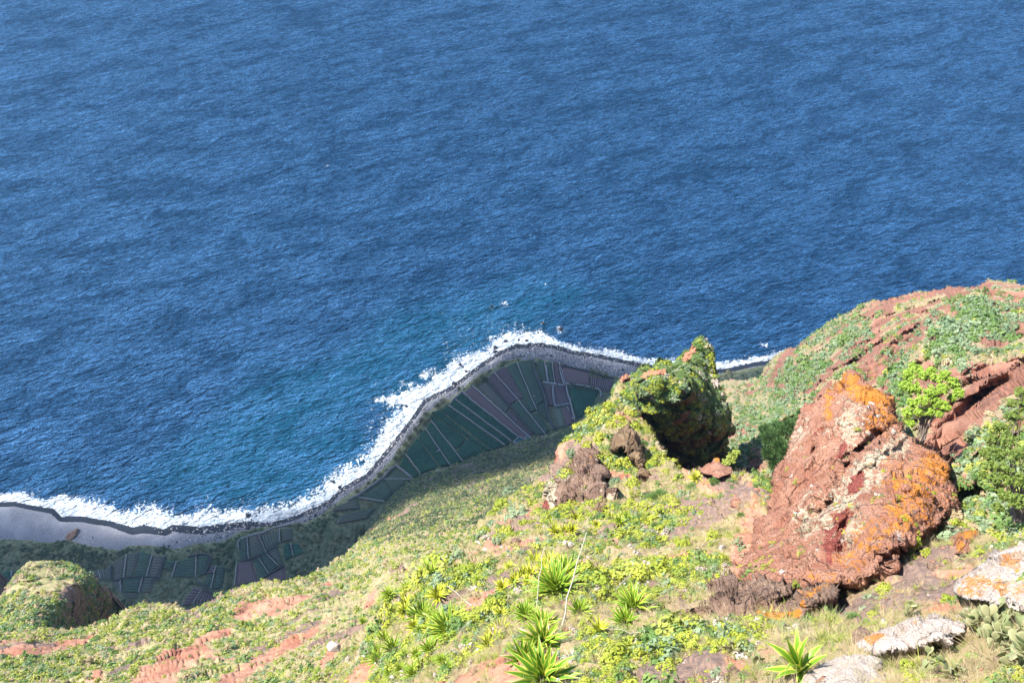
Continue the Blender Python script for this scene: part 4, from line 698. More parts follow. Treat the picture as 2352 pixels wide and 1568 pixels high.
for q, m, lab, ch in [([(120, 560), (212, 542), (236, 622), (180, 600)], 'f_mixed', 'small plot half hidden behind the rounded headland', None), ([(218, 540), (330, 502), (338, 638), (242, 625)], 'f_mixed', 'second plot right of the rounded headland', [(0, 3)]),
     ([(360, 472), (482, 388), (458, 608), (350, 638)], 'f_mixed', 'pale striped plot of the left block, left of its first channel', [(1, 2)]), ([(490, 384), (600, 368), (545, 600), (467, 608)], 'f_mixed', 'pale striped plot of the left block, right of its first channel', None),
     ([(608, 350), (728, 388), (670, 600), (552, 600)], 'f_green', 'greenest plot of the left block with a small white stake', [(1, 2)]), ([(735, 390), (848, 408), (790, 603), (680, 600)], 'f_mixed', 'rightmost striped plot of the upper left block', None),
     ([(348, 645), (426, 628), (428, 742), (372, 702)], 'f_mixed', 'small triangular plot under the left block next to the headland', [(1, 2)]), ([(436, 626), (636, 606), (598, 748), (438, 744)], 'f_green', 'green striped plot in the lower row of the left block', [(1, 2)]),
     ([(644, 607), (755, 607), (715, 743), (607, 744)], 'f_mixed', 'striped plot at the right end of the lower row', None), ([(434, 752), (596, 752), (588, 810), (442, 778)], 'f_mixed', 'lowest sliver plot touching the sunlit crest', None),
     ([(852, 438), (948, 452), (900, 540), (822, 520)], 'f_green', 'small dark plot between the two left blocks', None), ([(954, 457), (1138, 406), (1134, 605), (912, 600)], 'f_green', 'wide green striped plot left of the pink channel', [(0, 3), (1, 2)]),
     ([(1152, 403), (1272, 402), (1238, 560), (1150, 605)], 'f_green', 'green plot with the white star-shaped debris', None), ([(1272, 494), (1330, 497), (1300, 568), (1244, 570)], 'f_purple', 'small purple plot above the crooked dark plot', [(1, 2)]),
     ([(1242, 577), (1308, 572), (1275, 715), (1217, 652)], 'f_green', 'crooked green plot left of a white channel', [(1, 2)]), ([(1338, 497), (1408, 503), (1388, 700), (1292, 720)], 'f_green', 'crooked green plot right of a white channel', None),
     ([(1112, 692), (1193, 718), (1108, 850), (992, 875)], 'f_purple', 'dark brown striped plot meeting the crest, left half', [(1, 2)]), ([(1202, 720), (1330, 762), (1326, 812), (1124, 852)], 'f_purple', 'dark brown striped plot meeting the crest, right half', None),
     ([(1547, 252), (1618, 230), (1632, 430), (1547, 444)], 'f_green', 'first striped plot of the right block beside the shingle', [(1, 2)]), ([(1632, 226), (1728, 208), (1796, 368), (1640, 428)], 'f_mixed', 'second striped plot of the right block', [(1, 2)]),
     ([(1742, 202), (1922, 144), (1928, 280), (1806, 362)], 'f_mixed', 'third striped plot of the right block under the white wall', [(1, 2)]), ([(1934, 142), (2040, 138), (2044, 250), (1938, 272)], 'f_mixed', 'seaward corner plot of the right block', None),
     ([(1522, 470), (1662, 442), (1722, 638), (1502, 678)], 'f_bare', 'bare reddish field split by a white channel', [(0, 3)]), ([(1672, 434), (1728, 422), (1822, 570), (1730, 632)], 'f_green', 'green striped plot right of the bare reddish field', [(1, 2)]),
     ([(1738, 418), (1796, 380), (1912, 495), (1830, 568)], 'f_green', 'middle green striped plot of the lower right block', [(1, 2)]), ([(1812, 368), (1898, 322), (1955, 488), (1922, 492)], 'f_mixed', 'wedge-shaped striped plot at the right of the lower block', None),
     ([(1712, 662), (1968, 500), (1988, 630), (1710, 692)], 'f_bare', 'bare reddish triangle touching the sunlit crest', None), ([(1957, 292), (2028, 287), (2052, 408), (1972, 438)], 'f_dark', 'bright green little plot left of its white channel', [(1, 2)]),
     ([(2036, 283), (2108, 292), (2150, 370), (2062, 408)], 'f_dark', 'bright green little plot right of its white channel', None), ([(-690, 560), (-600, 540), (-590, 680), (-660, 720)], 'f_dark', 'dark green plot at the far left edge left of its channel', [(1, 2)]), ([(-596, 560), (-490, 570), (-530, 690), (-590, 700)], 'f_dark', 'dark green plot right of the far left channel', None)]:
    field(C_, q, m, lab, rows='long' if abs(q[1][0] - q[0][0]) > 0 and (q[3][1] - q[0][1]) < abs(q[1][0] - q[0][0]) * 1.0 else 'short', ch=ch, group=lg, spacing=1.9, h=.6)
def wall(T, pts, wpx, h, mat, label, cat='wall', name='stone_wall'):
    P = [atz(*T(p), ZF) for p in pts]; Q = []
    for a, b in zip(P[:-1], P[1:]):
        n = max(2, int(np.linalg.norm(b - a) / 3))
        for k in range(n): Q.append(a + (b - a) * k / n)
    Q.append(P[-1]); Q = np.array(Q); V = []; w_ = wpx * .24
    for i, p in enumerate(Q):
        t = Q[min(i + 1, len(Q) - 1)] - Q[max(i - 1, 0)]; t /= np.linalg.norm(t); nn = np.array([-t[1], t[0], 0]); j = 1 + .25 * random.uniform(-1, 1); hh = h * (1 + .25 * random.uniform(-1, 1)); off = nn * random.uniform(-.2, .2)
        for sx, z in ((-1, -1.5), (-.85, hh), (.85, hh), (1, -1.5)): V.append(p + off + nn * sx * w_ * j / 2 + np.array([0, 0, z]))
    F = [(4 * k + r, 4 * k + 4 + r, 4 * k + 5 + r, 4 * k + 1 + r) for k in range(len(Q) - 1) for r in range(3)] + [(0, 1, 2, 3), (4 * len(Q) - 1, 4 * len(Q) - 2, 4 * len(Q) - 3, 4 * len(Q) - 4)]
    tag(obj(name, mesh_np(name, V, np.array(F), M[mat])), label, cat)
wall(A_, [(1060, 700), (1090, 675), (1130, 640), (1180, 682)], 4, 1.5, 'concrete', 'white angled wall at the sea end of the dark green strips')
wall(A_, [(1180, 682), (1300, 775), (1520, 950)], 2, 1, 'concrete', 'grey kerb between dark green strips and bare purple field')
wall(A_, [(1625, 420), (1632, 480), (1650, 545), (1680, 600), (1692, 640), (1712, 700), (1722, 770), (1745, 850), (1790, 905)], 6.5, 2.2, 'dark_wall', 'long dark dry-stone wall dividing the fan of fields')
wall(A_, [(1806, 432), (1815, 500), (1840, 588)], 2.8, 1.2, 'concrete', 'white upright wall left of the bare brown field')
wall(A_, [(1688, 573), (1760, 584), (1790, 590)], 4.6, 1.2, 'concrete', 'broad white wall, left piece, crossing the right fields')
wall(A_, [(1796, 588), (1850, 595)], 4, 1.2, 'concrete', 'broad white wall, short middle piece, crossing the right fields')
wall(A_, [(1850, 583), (1960, 597), (2080, 622), (2094, 640), (2096, 672)], 3.6, 1.2, 'concrete', 'white wall behind the row of banana plants')
wall(A_, [(1716, 455), (1722, 520), (1732, 572)], 2.6, 1, 'concrete', 'short white wall between two narrow green plots')
wall(A_, [(1760, 620), (1764, 680), (1774, 740)], 2.8, 1, 'concrete', 'short white wall inside the pair of purple plots')
wall(A_, [(1853, 592), (1868, 660), (1888, 722), (1900, 780), (1916, 840)], 3, 1.2, 'concrete', 'long white wall descending left of the banana row field')
wall(A_, [(1772, 740), (1830, 730), (1888, 723)], 2.6, 1.2, 'concrete', 'white wall above the grass green plot')
wall(A_, [(335, 1395), (400, 1365), (480, 1305), (575, 1240), (620, 1190), (668, 1153), (720, 1190), (785, 1240)], 3, 1.6, 'concrete', 'white terrace wall bent like a roof on the lower middle shore')
wall(C_, [(1540, 340), (1533, 290), (1548, 250), (1640, 215), (1730, 195), (1800, 175), (1860, 145), (1950, 125), (2035, 108)], 2.8, 1.3, 'concrete', 'white curved wall on the sea side of the right block of plots')
wall(C_, [(340, 495), (335, 560), (350, 640)], 3, 1.2, 'dark_wall', 'short dark wall left of the pale striped plots')
wall(C_, [(850, 405), (820, 500), (795, 605), (760, 640)], 2.6, 1.2, 'dark_wall', 'dark wall on the right of the left block')
wall(C_, [(345, 640), (545, 608), (690, 604), (790, 606)], 2.2, 1, 'dark_wall', 'low dark wall between the two rows of the left block')
wall(C_, [(1060, 415), (1170, 385), (1280, 400), (1270, 470), (1225, 575)], 2.6, 1.2, 'dark_wall', 'dark wall around the plot with star-shaped debris')
wall(C_, [(1150, 640), (1240, 720), (1330, 765)], 4, 1.2, 'dark_wall', 'thick dark wall above the dark brown striped plots')
wall(C_, [(1545, 450), (1660, 436), (1800, 378), (1895, 315)], 2.4, 1.2, 'dark_wall', 'dark wall across the middle of the right block')
wall(C_, [(1690, 665), (1850, 560), (1965, 495)], 2.6, 1.2, 'dark_wall', 'dark wall above the bare reddish triangle')
wall(A_, [(1312, 560), (1390, 660), (1470, 745), (1560, 860), (1630, 935)], 2.4, 1.2, 'dark_wall', 'thin dark wall down the left side of the purple fan plot')
wall(A_, [(1815, 448), (1900, 470), (2020, 500), (2190, 545)], 1.6, 1, 'dark_wall', 'low dark wall between shingle and bare brown field')
# tanks
def tank(q, label, water):
    P = [atz(*A_(p), ZF + .5) for p in q]; c = sum(P) / 4; o = empty('water_tank', tuple(c)); tag(o, label, 'water tank', 'irrigation tanks')
    B = Buf(); 
    for a, b in zip(P, P[1:] + P[:1]):
        d = (b - a); d /= np.linalg.norm(d); n = np.array([-d[1], d[0], 0]) * .3
        V = []
        for e_ in (a - d * .3, b + d * .3):
            V += [e_ - n + [0, 0, -2], e_ - n + [0, 0, 1.2], e_ + n + [0, 0, 1.2], e_ + n + [0, 0, -2]]
        B.add(np.array(V) - c, [(0, 4, 5, 1), (1, 5, 6, 2), (2, 6, 7, 3), (0, 1, 2, 3), (7, 6, 5, 4)])
    obj('tank_wall', B.mesh('tank_wall', M['concrete']), o)
    s_ = N('water_' + label[:5]); s_.fin(water, .1, None, .5)
    obj('tank_water', mesh_np('tank_water', np.array(P) - c + [0, 0, .4], np.array([[0, 1, 2, 3]]), s_.m), o)
tank([(1488, 985), (1530, 952), (1572, 975), (1520, 1008)], 'larger square tank of dark teal water at the inner fan tip', (.015, .09, .085))
tank([(1568, 958), (1592, 944), (1608, 960), (1580, 976)], 'smaller tank of pale green water beside the teal tank', (.06, .19, .12))
# plank shelter and slabs at the tip
def slabs(name, parts, label, cat):
    c = atz(*A_(parts[0][0]), ZF + 1); o = empty(name, tuple(c)); tag(o, label, cat)
    for (p, L_, W_, yaw, tilt, z, mat, pn) in parts:
        q = atz(*A_(p), ZF + z); B = Buf(); nb = 5
        for k in range(nb):
            y0 = -W_ / 2 + W_ * k / nb; y1 = y0 + W_ / nb * .92; e_ = random.uniform(-.15, .15)
            V = [(-L_ / 2 + e_, y0, -.08), (L_ / 2 + e_, y0, -.08), (L_ / 2 + e_, y1, -.08), (-L_ / 2 + e_, y1, -.08), (-L_ / 2 + e_, y0, .08), (L_ / 2 + e_, y0, .08), (L_ / 2 + e_, y1, .08), (-L_ / 2 + e_, y1, .08)]
            Mx = np.array(Matrix.Rotation(R(yaw), 3, 'Z') @ Matrix.Rotation(R(tilt), 3, 'X'))
            B.add(np.array(V) @ Mx.T + (q - c), [(0, 3, 2, 1), (4, 5, 6, 7), (0, 1, 5, 4), (1, 2, 6, 5), (2, 3, 7, 6), (3, 0, 4, 7)])
        obj(pn, B.mesh(pn, M[mat]), o)
slabs('plank_shelter', [((1580, 400), 9, 3, 25, 12, 1.5, 'grey_wood', 'roof_panel'), ((1600, 412), 8, 1.4, 5, 0, 1, 'grey_wood', 'roof_panel'), ((1540, 392), 6, 1.4, 8, 0, .6, 'dark_wall', 'roof_panel'), ((1600, 398), 2.2, 1.6, 40, 10, 2, 'straw', 'roof_panel')], 'collapsed grey plank shelter at the sea tip of the fields', 'shelter')
slabs('concrete_slab', [((1776, 381), 3.6, 1.6, -35, 4, .3, 'concrete', 'slab')], 'cream slab lying on the shingle right of the plank shelter', 'slab')
slabs('dark_hut', [((1828, 452), 4.2, 2.6, -8, 3, 1.4, 'dark_wall', 'roof_panel')], 'small dark flat-roofed hut at the shingle edge of the bare brown field', 'hut')
slabs('dark_shed', [((1322, 495), 4.2, 2, 30, 3, 1.4, 'dark_wall', 'roof_panel')], 'small black shed near the round reed clump', 'shed')
slabs('pale_crate', [((1905, 820), 2, 1.6, 10, 0, 1, 'concrete', 'top')], 'pale square crate at the corner of the small bare plot', 'crate')
slabs('pole_bundle', [((1872, 760), 5.5, .5, -72, 0, .5, 'concrete', 'pole'), ((1868, 757), 5, .3, -66, 0, .6, 'concrete', 'pole')], 'white poles lying on the small bare brown plot', 'poles')
slabs('debris_pile', [((960, 1050), 3, .6, 30, 6, 1.2, 'grey_wood', 'board'), ((968, 1046), 2.6, .5, -20, 6, 1.3, 'concrete', 'board')], 'pale debris spot in the dark green strip', 'debris')
slabs('box', [((1632, 668), 1.4, 1.0, 10, 0, 1, 'concrete', 'lid')], 'pinkish white box in the green fan plot', 'box')

# ------------------------------------------------------------------ vegetation prototypes (unit size)
def rv(n): v = rng.normal(size=(n, 3)); return v / np.linalg.norm(v, axis=1, keepdims=True)
def leaf_quads(B, c, nrm, size, asp=.55, a=0):
    """one diamond leaf per centre"""
    n = len(c); t = np.cross(nrm, rv(n)); t /= np.linalg.norm(t, axis=1, keepdims=True) + 1e-9; b = np.cross(nrm, t)
    size = np.broadcast_to(size, (n,))[:, None]
    V = np.stack([c - t * size, c + b * size * asp, c + t * size, c - b * size * asp], 1).reshape(-1, 3)
    F = np.arange(4 * n).reshape(n, 4); B.add(V, F, np.repeat(np.broadcast_to(a, (n,)), 4))
def bush_mesh(name, mat, heads=26, per=12, leaf=.1, hr=.2, flat=.7, seed=0, twigs=True, round_=.0, fill=.35):
    B = Buf(); k = 0; dirs = rv(heads * 3); dirs = dirs[dirs[:, 2] > -.15][:heads]
    lob = 1 + .28 * fbm(dirs + seed * 5, .7, 2, seed)
    for i, d in enumerate(dirs):
        rad = (lob[i] - hr) * random.uniform(.75 if random.random() > fill else .35, 1); hc = d * rad; hc[2] = max(hc[2], .02) * flat
        q = rv(per); q[:, 2] = np.abs(q[:, 2]) * .8 + q[:, 2] * .2; c = hc + q * hr * rng.uniform(.5, 1, (per, 1)); nr = q * (1 - round_) + d * (.5 + round_) + rv(per) * .35; nr /= np.linalg.norm(nr, axis=1, keepdims=True)
        leaf_quads(B, c, nr, leaf * rng.uniform(.7, 1.3, per), .6, random.random() ** 1.5)
    if twigs:
        for i in range(0, len(dirs), 4):
            B.tube([(0, 0, -.15), dirs[i] * .4 * [1, 1, flat], dirs[i] * .75 * [1, 1, flat]], [.03, .02, .01], 3, .5)
    return B.mesh(name, mat)
def blades_mesh(name, mat, n=60, h=1, w_=.02, spread=.6, droop=.5, seg=3, base=.15):
    B = Buf()
    for i in range(n):
        a = random.uniform(0, 2 * math.pi); o = np.array([math.cos(a), math.sin(a), 0]); b = o * random.uniform(0, base) + rv(1)[0] * [.05, .05, 0]
        sp = spread * random.uniform(.1, 1); L_ = h * random.uniform(.6, 1); s_ = np.array([-o[1], o[0], 0]) * w_; V = []
        for k in range(seg + 1):
            f = k / seg; p = b + o * (sp * f + droop * sp * f * f) * L_ + np.array([0, 0, L_ * (f * (1 - .35 * sp) - droop * .35 * sp * f * f)]); ww = s_ * (1 - f * .85)
            V += [p - ww, p + ww]
        B.add(V, [(2 * k, 2 * k + 1, 2 * k + 3, 2 * k + 2) for k in range(seg)], random.random())
    return B.mesh(name, mat)
def feather_mesh(name, mat, n=420, flat=.8):
    B = Buf(); d = rv(n * 2); d = d[d[:, 2] > -.1][:n]; lob = 1 + .15 * fbm(d, .6, 2, 8)
    for i, q in enumerate(d):
        r0 = random.uniform(.35, .8) * lob[i]; r1 = r0 + .25; t = np.cross(q, rv(1)[0]); t /= np.linalg.norm(t) + 1e-9; t *= .022; z = np.array([1, 1, flat])
        B.add([q * r0 * z - t, q * r0 * z + t, (q + rv(1)[0] * .12) * r1 * z], [(0, 1, 2)], random.random())
        B.add([q * r0 * z + t, q * r0 * z - t, (q + rv(1)[0] * .2) * r1 * z], [(0, 1, 2)], random.random())
    return B.mesh(name, mat)
def agave_mesh(name, mat, n=52, L_=1., w_=.075, seed=0, up=.12, hang=.0):
    B = Buf(); r_ = random.Random(seed)
    for i in range(n):
        f = i / (n - 1); a = i * 2.39996 + r_.uniform(-.15, .15); el = math.pi / 2 * (1 - f) * 1.0 + up - hang * f; el = min(el, 1.5) + r_.uniform(-.08, .08)
        ll = L_ * (.72 + .28 * math.sin(math.pi * min(1, f * 1.2))) * r_.uniform(.85, 1.08); o = np.array([math.cos(a), math.sin(a), 0]); side = np.array([-o[1], o[0], 0]); bend = r_.uniform(.0, .22)
        V = []; A = []; seg = 5
        for k in range(seg + 1):
            t = k / seg; e2 = el - bend * t * t * 2; p = o * (.05 + ll * t * math.cos(e2)) + np.array([0, 0, .12 + ll * t * math.sin(e2)])
            ww = w_ * (.55 + 1.5 * t * (1 - t) * 1.35) * (1 - t ** 3) + .002; nrm = np.cross(side, o * math.cos(e2) + np.array([0, 0, math.sin(e2)])); nrm = nrm if nrm[2] > 0 else -nrm
            V += [p - side * ww + nrm * ww * .35, p - side * ww * .35, p + side * ww * .35, p + side * ww + nrm * ww * .35]; A += [1, .35, .35, 1] if f < .88 or n < 20 else [2.4] * 4
        F = []
        for k in range(seg):
            for q in range(3): F.append((4 * k + q, 4 * k + q + 1, 4 * k + q + 5, 4 * k + q + 4))
        B.add(V, F, A)
    return B.mesh(name, mat)
PR = {}
PR['Y'] = [bush_mesh('yellow_bush', M['yellow_leaf'], 60, 16, .085, .2, .75, s_) for s_ in range(3)]
PR['B'] = [bush_mesh('grey_green_bush', M['blue_leaf'], 70, 16, .075, .18, .8, s_ + 5) for s_ in range(3)]
PR['G'] = [feather_mesh('feathery_bush', M['green_leaf'], 900) for s_ in range(2)]
PR['L'] = [bush_mesh('glossy_bush', M['glossy_leaf'], 70, 14, .07, .2, .6, s_ + 9) for s_ in range(2)]
PR['W'] = [bush_mesh('silver_bush', M['silver'], 22, 12, .11, .2, .8, s_ + 12) for s_ in range(2)]
PR['T'] = [blades_mesh('twiggy_bush', M['twig'], 120, 1, .02, 1.2, .2, 2, .3) for s_ in range(2)]
PR['A'] = [agave_mesh('agave', M['agave'], 90, 1, .058, 1, .12, .35), agave_mesh('agave', M['agave'], 62, 1, .068, 2, .12, .1), agave_mesh('agave', M['agave'], 46, 1, .075, 3, .2)]
PR['AY'] = [agave_mesh('agave', M['agave_yellow'], 30, 1, .075, 4, .2), agave_mesh('agave', M['agave_yellow'], 36, 1, .065, 5, .1)]
# small prototypes for ground cover
small = {
 'shrub': [bush_mesh('shrub_a', M['yellow_leaf'], 18, 14, .11, .25, .75, 21), bush_mesh('shrub_b', M['blue_leaf'], 16, 14, .11, .25, .8, 22), bush_mesh('shrub_c', M['green_leaf'], 16, 14, .11, .25, .7, 23), bush_mesh('shrub_d', M['far_green'], 14, 14, .11, .3, .6, 24), bush_mesh('shrub_e', M['twig'], 10, 14, .11, .3, .6, 25)],
 'grass': [blades_mesh('tuft_a', M['straw'], 60, 1, .016, .9, .7), blades_mesh('tuft_b', M['straw'], 40, 1, .02, 1.2, .5), blades_mesh('tuft_c', M['reed_leaf'], 50, 1, .02, 1., .6), blades_mesh('tuft_d', M['far_green'], 40, .8, .03, 1.2, .5)],
 'farshrub': [bush_mesh('far_a', M['far_green'], 14, 9, .16, .28, .6, 31, False), bush_mesh('far_b', M['green_leaf'], 14, 9, .16, .28, .65, 32, False), bush_mesh('far_c', M['blue_leaf'], 14, 9, .16, .28, .65, 33, False), bush_mesh('far_d', M['straw'], 14, 9, .16, .28, .5, 34, False)],
 'euph': [bush_mesh('eu_a', M['blue_leaf'], 18, 9, .14, .22, .8, 41, False), bush_mesh('eu_b', M['green_leaf'], 18, 9, .14, .22, .8, 42, False)],
 'scrub': [bush_mesh('sc_a', M['dark_scrub'], 12, 8, .2, .3, .7, 51, False), bush_mesh('sc_b', M['reed_leaf'], 12, 8, .2, .3, .6, 52, False)],
 'stone': None }
def stone_mesh(name, mat, seed):
    th = np.linspace(0, math.pi, 6); ph = np.linspace(0, 2 * math.pi, 9)[:-1]; T, Ph = np.meshgrid(th, ph, indexing='ij'); S = np.stack([np.sin(T) * np.cos(Ph), np.sin(T) * np.sin(Ph), np.cos(T)], -1)
    S = S * (1 + .5 * fbm(S + seed * 9.1, .8, 2, seed))[..., None]; S[..., 2] *= .7; I = np.arange(48).reshape(6, 8); J = np.roll(I, -1, 1); F = np.stack([I[:-1].ravel(), I[1:].ravel(), J[1:].ravel(), J[:-1].ravel()], 1)
    return mesh_np(name, S.reshape(-1, 3), F, mat)
small['stone'] = [stone_mesh('st_a', M['brown_rock'], 1), stone_mesh('st_b', M['white_boulder'], 2), stone_mesh('st_c', M['orange_rock'], 3)]
small['pebble'] = [stone_mesh('pb_a', M['dry_boulder'], 4), stone_mesh('pb_b', M['wet_boulder'], 5)]
def make_group(kind):
    col = bpy.data.collections.new('proto_' + kind)
    for k, me in enumerate(small[kind]):
        o = bpy.data.objects.new('%s_%d' % (kind, k), me); col.objects.link(o)
    ng = bpy.data.node_groups.new('scatter_' + kind, 'GeometryNodeTree')
    ng.interface.new_socket('Geometry', in_out='INPUT', socket_type='NodeSocketGeometry'); ng.interface.new_socket('Geometry', in_out='OUTPUT', socket_type='NodeSocketGeometry')
    gi = ng.nodes.new('NodeGroupInput'); go = ng.nodes.new('NodeGroupOutput'); ip = ng.nodes.new('GeometryNodeInstanceOnPoints'); ci = ng.nodes.new('GeometryNodeCollectionInfo')
    ci.inputs['Collection'].default_value = col; ci.inputs['Separate Children'].default_value = True; ci.inputs['Reset Children'].default_value = True
    def na(nm, ty): x = ng.nodes.new('GeometryNodeInputNamedAttribute'); x.data_type = ty; x.inputs[0].default_value = nm; return x.outputs[0]
    L = ng.links.new; L(gi.outputs[0], ip.inputs['Points']); L(ci.outputs[0], ip.inputs['Instance']); ip.inputs['Pick Instance'].default_value = True
    L(na('pick', 'INT'), ip.inputs['Instance Index']); L(na('rot', 'FLOAT_VECTOR'), ip.inputs['Rotation']); L(na('scl', 'FLOAT_VECTOR'), ip.inputs['Scale']); L(ip.outputs[0], go.inputs[0])
    return ng
NG = {k: make_group(k) for k in small}
def put_stuff(name, kind, P, S, pick, label, tilt=None):
    n = len(P); me = bpy.data.meshes.new(name); me.vertices.add(n); me.vertices.foreach_set('co', np.asarray(P, np.float32).ravel())
    rot = np.zeros((n, 3), np.float32); rot[:, 2] = rng.uniform(0, 6.28, n); rot[:, :2] = rng.normal(0, .18, (n, 2))
    S = np.asarray(S)[:, None] * rng.uniform(.8, 1.25, (n, 3))
    for k, v in (('rot', rot), ('scl', S)):
        a = me.attributes.new(k, 'FLOAT_VECTOR', 'POINT'); a.data.foreach_set('vector', np.asarray(v, np.float32).ravel())
    a = me.attributes.new('pick', 'INT', 'POINT'); a.data.foreach_set('value', np.asarray(pick, np.int32))
    o = obj(name, me); m = o.modifiers.new('scatter', 'NODES'); m.node_group = NG[kind]; tag(o, label, None, None, 'stuff'); return o
def sample(L, n, xr, yr, w_, avoid=(('soil', .45, .12), ('rock', .5, .25)), power=1.2, dref=100., excl=(), seed=0, clump=.5, cs=9.):
    out = []; got = 0
    x = rng.uniform(*xr, n); y = rng.uniform(*yr, n); P, nr, ok, i, j = surf(L, x, y); d = np.linalg.norm(P - O3, axis=1)
    ok &= rng.random(n) < np.clip((d / dref) ** power, 0, 1)
    for k, th, pr in avoid:
        if k in L.att: ok &= (L.att[k][i, j] < th) | (rng.random(n) < pr)
    nz = fbm(P, cs, 3, seed + 60); ok &= rng.random(n) < np.clip(.5 + clump + nz * 2.2, .03, 1)
    for (cx, cy, r) in excl: ok &= np.hypot(x - cx, y - cy) > r
    if w_ is not None: ok &= rng.random(n) < w_(x, y)
    return P[ok], d[ok], nz[ok], x[ok], y[ok]
def pick_by(nz, probs_lo, probs_hi):
    n = len(nz); t = np.clip(.5 + nz * 1.6, 0, 1)[:, None]; pr = np.array(probs_lo)[None] * (1 - t) + np.array(probs_hi)[None] * t; pr /= pr.sum(1, keepdims=True)
    return (rng.random(n)[:, None] > np.cumsum(pr, 1)).sum(1).clip(0, len(probs_lo) - 1)
CS = LAYERS['cliff_slope']; HL = LAYERS['headland']; OR = LAYERS['lichen_rock']; PN = LAYERS['rock_pinnacle']
W, E_ = 2700, 1800
# near spur
P, d, nz, x, y = sample(SP, 150000, (720, W), (850, E_), None, dref=150, power=1.15, clump=.12, cs=7)
yg = np.exp(-((x - 1420) ** 2 / 150 ** 2 + (y - 1000) ** 2 / 140 ** 2)) + .45 * np.exp(-((x - 1200) ** 2 / 300 ** 2 + (y - 1400) ** 2 / 170 ** 2)); yg = yg.clip(0, 1); S = rng.lognormal(-1.4, .5, len(P)) * (1 + 1.3 * yg) * (1 + 1.6 * np.clip(nz, 0, 1)) * np.clip(d / 65, .5, 1)
put_stuff('shrubs', 'shrub', P - [0, 0, .05], S, pick_by(nz + yg * .3, (.2, .3, .3, .1, .25), (.5, .15, .35, .15, .03)), 'low yellow-green and grey-green shrubs covering the near spur')
P, d, nz, x, y = sample(SP, 160000, (720, W), (850, E_), None, dref=110, power=1.2, clump=.4, cs=5, seed=3)
put_stuff('dry_grass', 'grass', P - [0, 0, .04], rng.lognormal(-1.2, .35, len(P)), pick_by(nz, (.5, .3, .1, .1), (.2, .2, .2, .5)), 'dry straw grass between the shrubs of the near spur')
P, d, nz, x, y = sample(SP, 26000, (720, W), (1000, E_), None, avoid=(), dref=120, power=1.0, clump=.2, cs=6, seed=5)
put_stuff('stones', 'stone', P - [0, 0, .03], rng.lognormal(-2.7, .6, len(P)), rng.choice(3, len(P), p=[.5, .02, .48]), 'loose stones strewn over the near spur')
# left slope
P, d, nz, x, y = sample(CS, 190000, (-60, 1520), (950, E_), lambda x, y: np.where((y < 1230) & (x > 820), 1, .8), dref=300, power=1.0, clump=.4, cs=16, seed=7, avoid=(('soil', .42, .05), ('rock', .6, .35)))
put_stuff('slope_shrubs', 'farshrub', P - [0, 0, .1], np.clip(rng.lognormal(-.75, .5, len(P)) * np.clip(d / 200, .7, 2.2), 0, 1.5), pick_by(nz, (.3, .08, .12, .5), (.6, .17, .1, .13)), 'small shrubs and grass clumps dotting the left slope')
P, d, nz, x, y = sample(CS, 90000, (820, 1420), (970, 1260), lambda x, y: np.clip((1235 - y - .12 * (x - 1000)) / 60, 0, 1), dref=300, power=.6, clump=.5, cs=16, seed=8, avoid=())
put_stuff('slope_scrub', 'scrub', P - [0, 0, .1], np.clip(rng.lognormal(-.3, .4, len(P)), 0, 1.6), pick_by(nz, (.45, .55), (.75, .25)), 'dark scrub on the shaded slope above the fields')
P, d, nz, x, y = sample(HL, 16000, (-60, 290), (1270, 1480), None, dref=330, power=1.0, clump=.35, cs=14, seed=9, avoid=(('rock', .5, .25),))
put_stuff('headland_shrubs', 'farshrub', P - [0, 0, .1], rng.lognormal(-.3, .4, len(P)), pick_by(nz, (.3, .15, .15, .4), (.4, .25, .3, .05)), 'shrubs and dry grass on the rounded headland')
# right hillside
P, d, nz, x, y = sample(RH, 62000, (1600, W), (620, 1300), None, dref=260, power=1.1, clump=.25, cs=20, seed=11, avoid=(('soil', .42, .08), ('rock', .5, .15)))
put_stuff('hillside_shrubs', 'farshrub', P - [0, 0, .1], rng.lognormal(-.8, .5, len(P)), pick_by(nz, (.25, .1, .25, .4), (.35, .25, .35, .05)), 'mixed small shrubs on the right hillside')
def gully(x, y):
    s_ = 0
    for (cx, cy, rx, ry, an) in [(1715, 960, 55, 100, 0), (1850, 850, 70, 40, -30), (1800, 905, 60, 60, 0), (1890, 790, 50, 60, -20), (1960, 760, 40, 60, 0), (2190, 770, 70, 50, -30), (2290, 740, 60, 40, 0), (1800, 960, 40, 40, 0), (1690, 1050, 40, 30, 0), (2060, 880, 30, 60, 0), (2250, 700, 60, 30, 0)]:
        ca, sa = math.cos(R(an)), math.sin(R(an)); u = ((x - cx) * ca + (y - cy) * sa) / rx; v = (-(x - cx) * sa + (y - cy) * ca) / ry; s_ = s_ + np.exp(-1.5 * (u * u + v * v))
    return np.clip(s_, 0, 1)
P, d, nz, x, y = sample(RH, 26000, (1600, W), (640, 1200), gully, dref=260, power=1.0, clump=.5, cs=15, seed=13, avoid=())
put_stuff('gully_bushes', 'euph', P - [0, 0, .1], rng.lognormal(.15, .35, len(P)), pick_by(nz, (.8, .2), (.5, .5)), 'grey-green bushes crowding the gully of the right hillside')
# pinnacle
P, d, nz, x, y = sample(PN, 16000, (1390, 1690), (780, 1110), lambda x, y: np.clip(1.15 - (y - (885 - .0 * (x - 1550))) / 45, .14, 1) * np.where(np.hypot((x - 1583) / 14, (y - 818) / 30) < 1, .1, 1), dref=140, power=1, clump=.35, cs=6, seed=15, avoid=(('red', .5, .1),))
put_stuff('pinnacle_shrubs', 'shrub', P - [0, 0, .1], rng.lognormal(-.6, .4, len(P)), pick_by(nz, (.2, .25, .35, .1, .15), (.25, .2, .5, .1, .02)), 'shrubs and grasses clinging to the dark pinnacle')
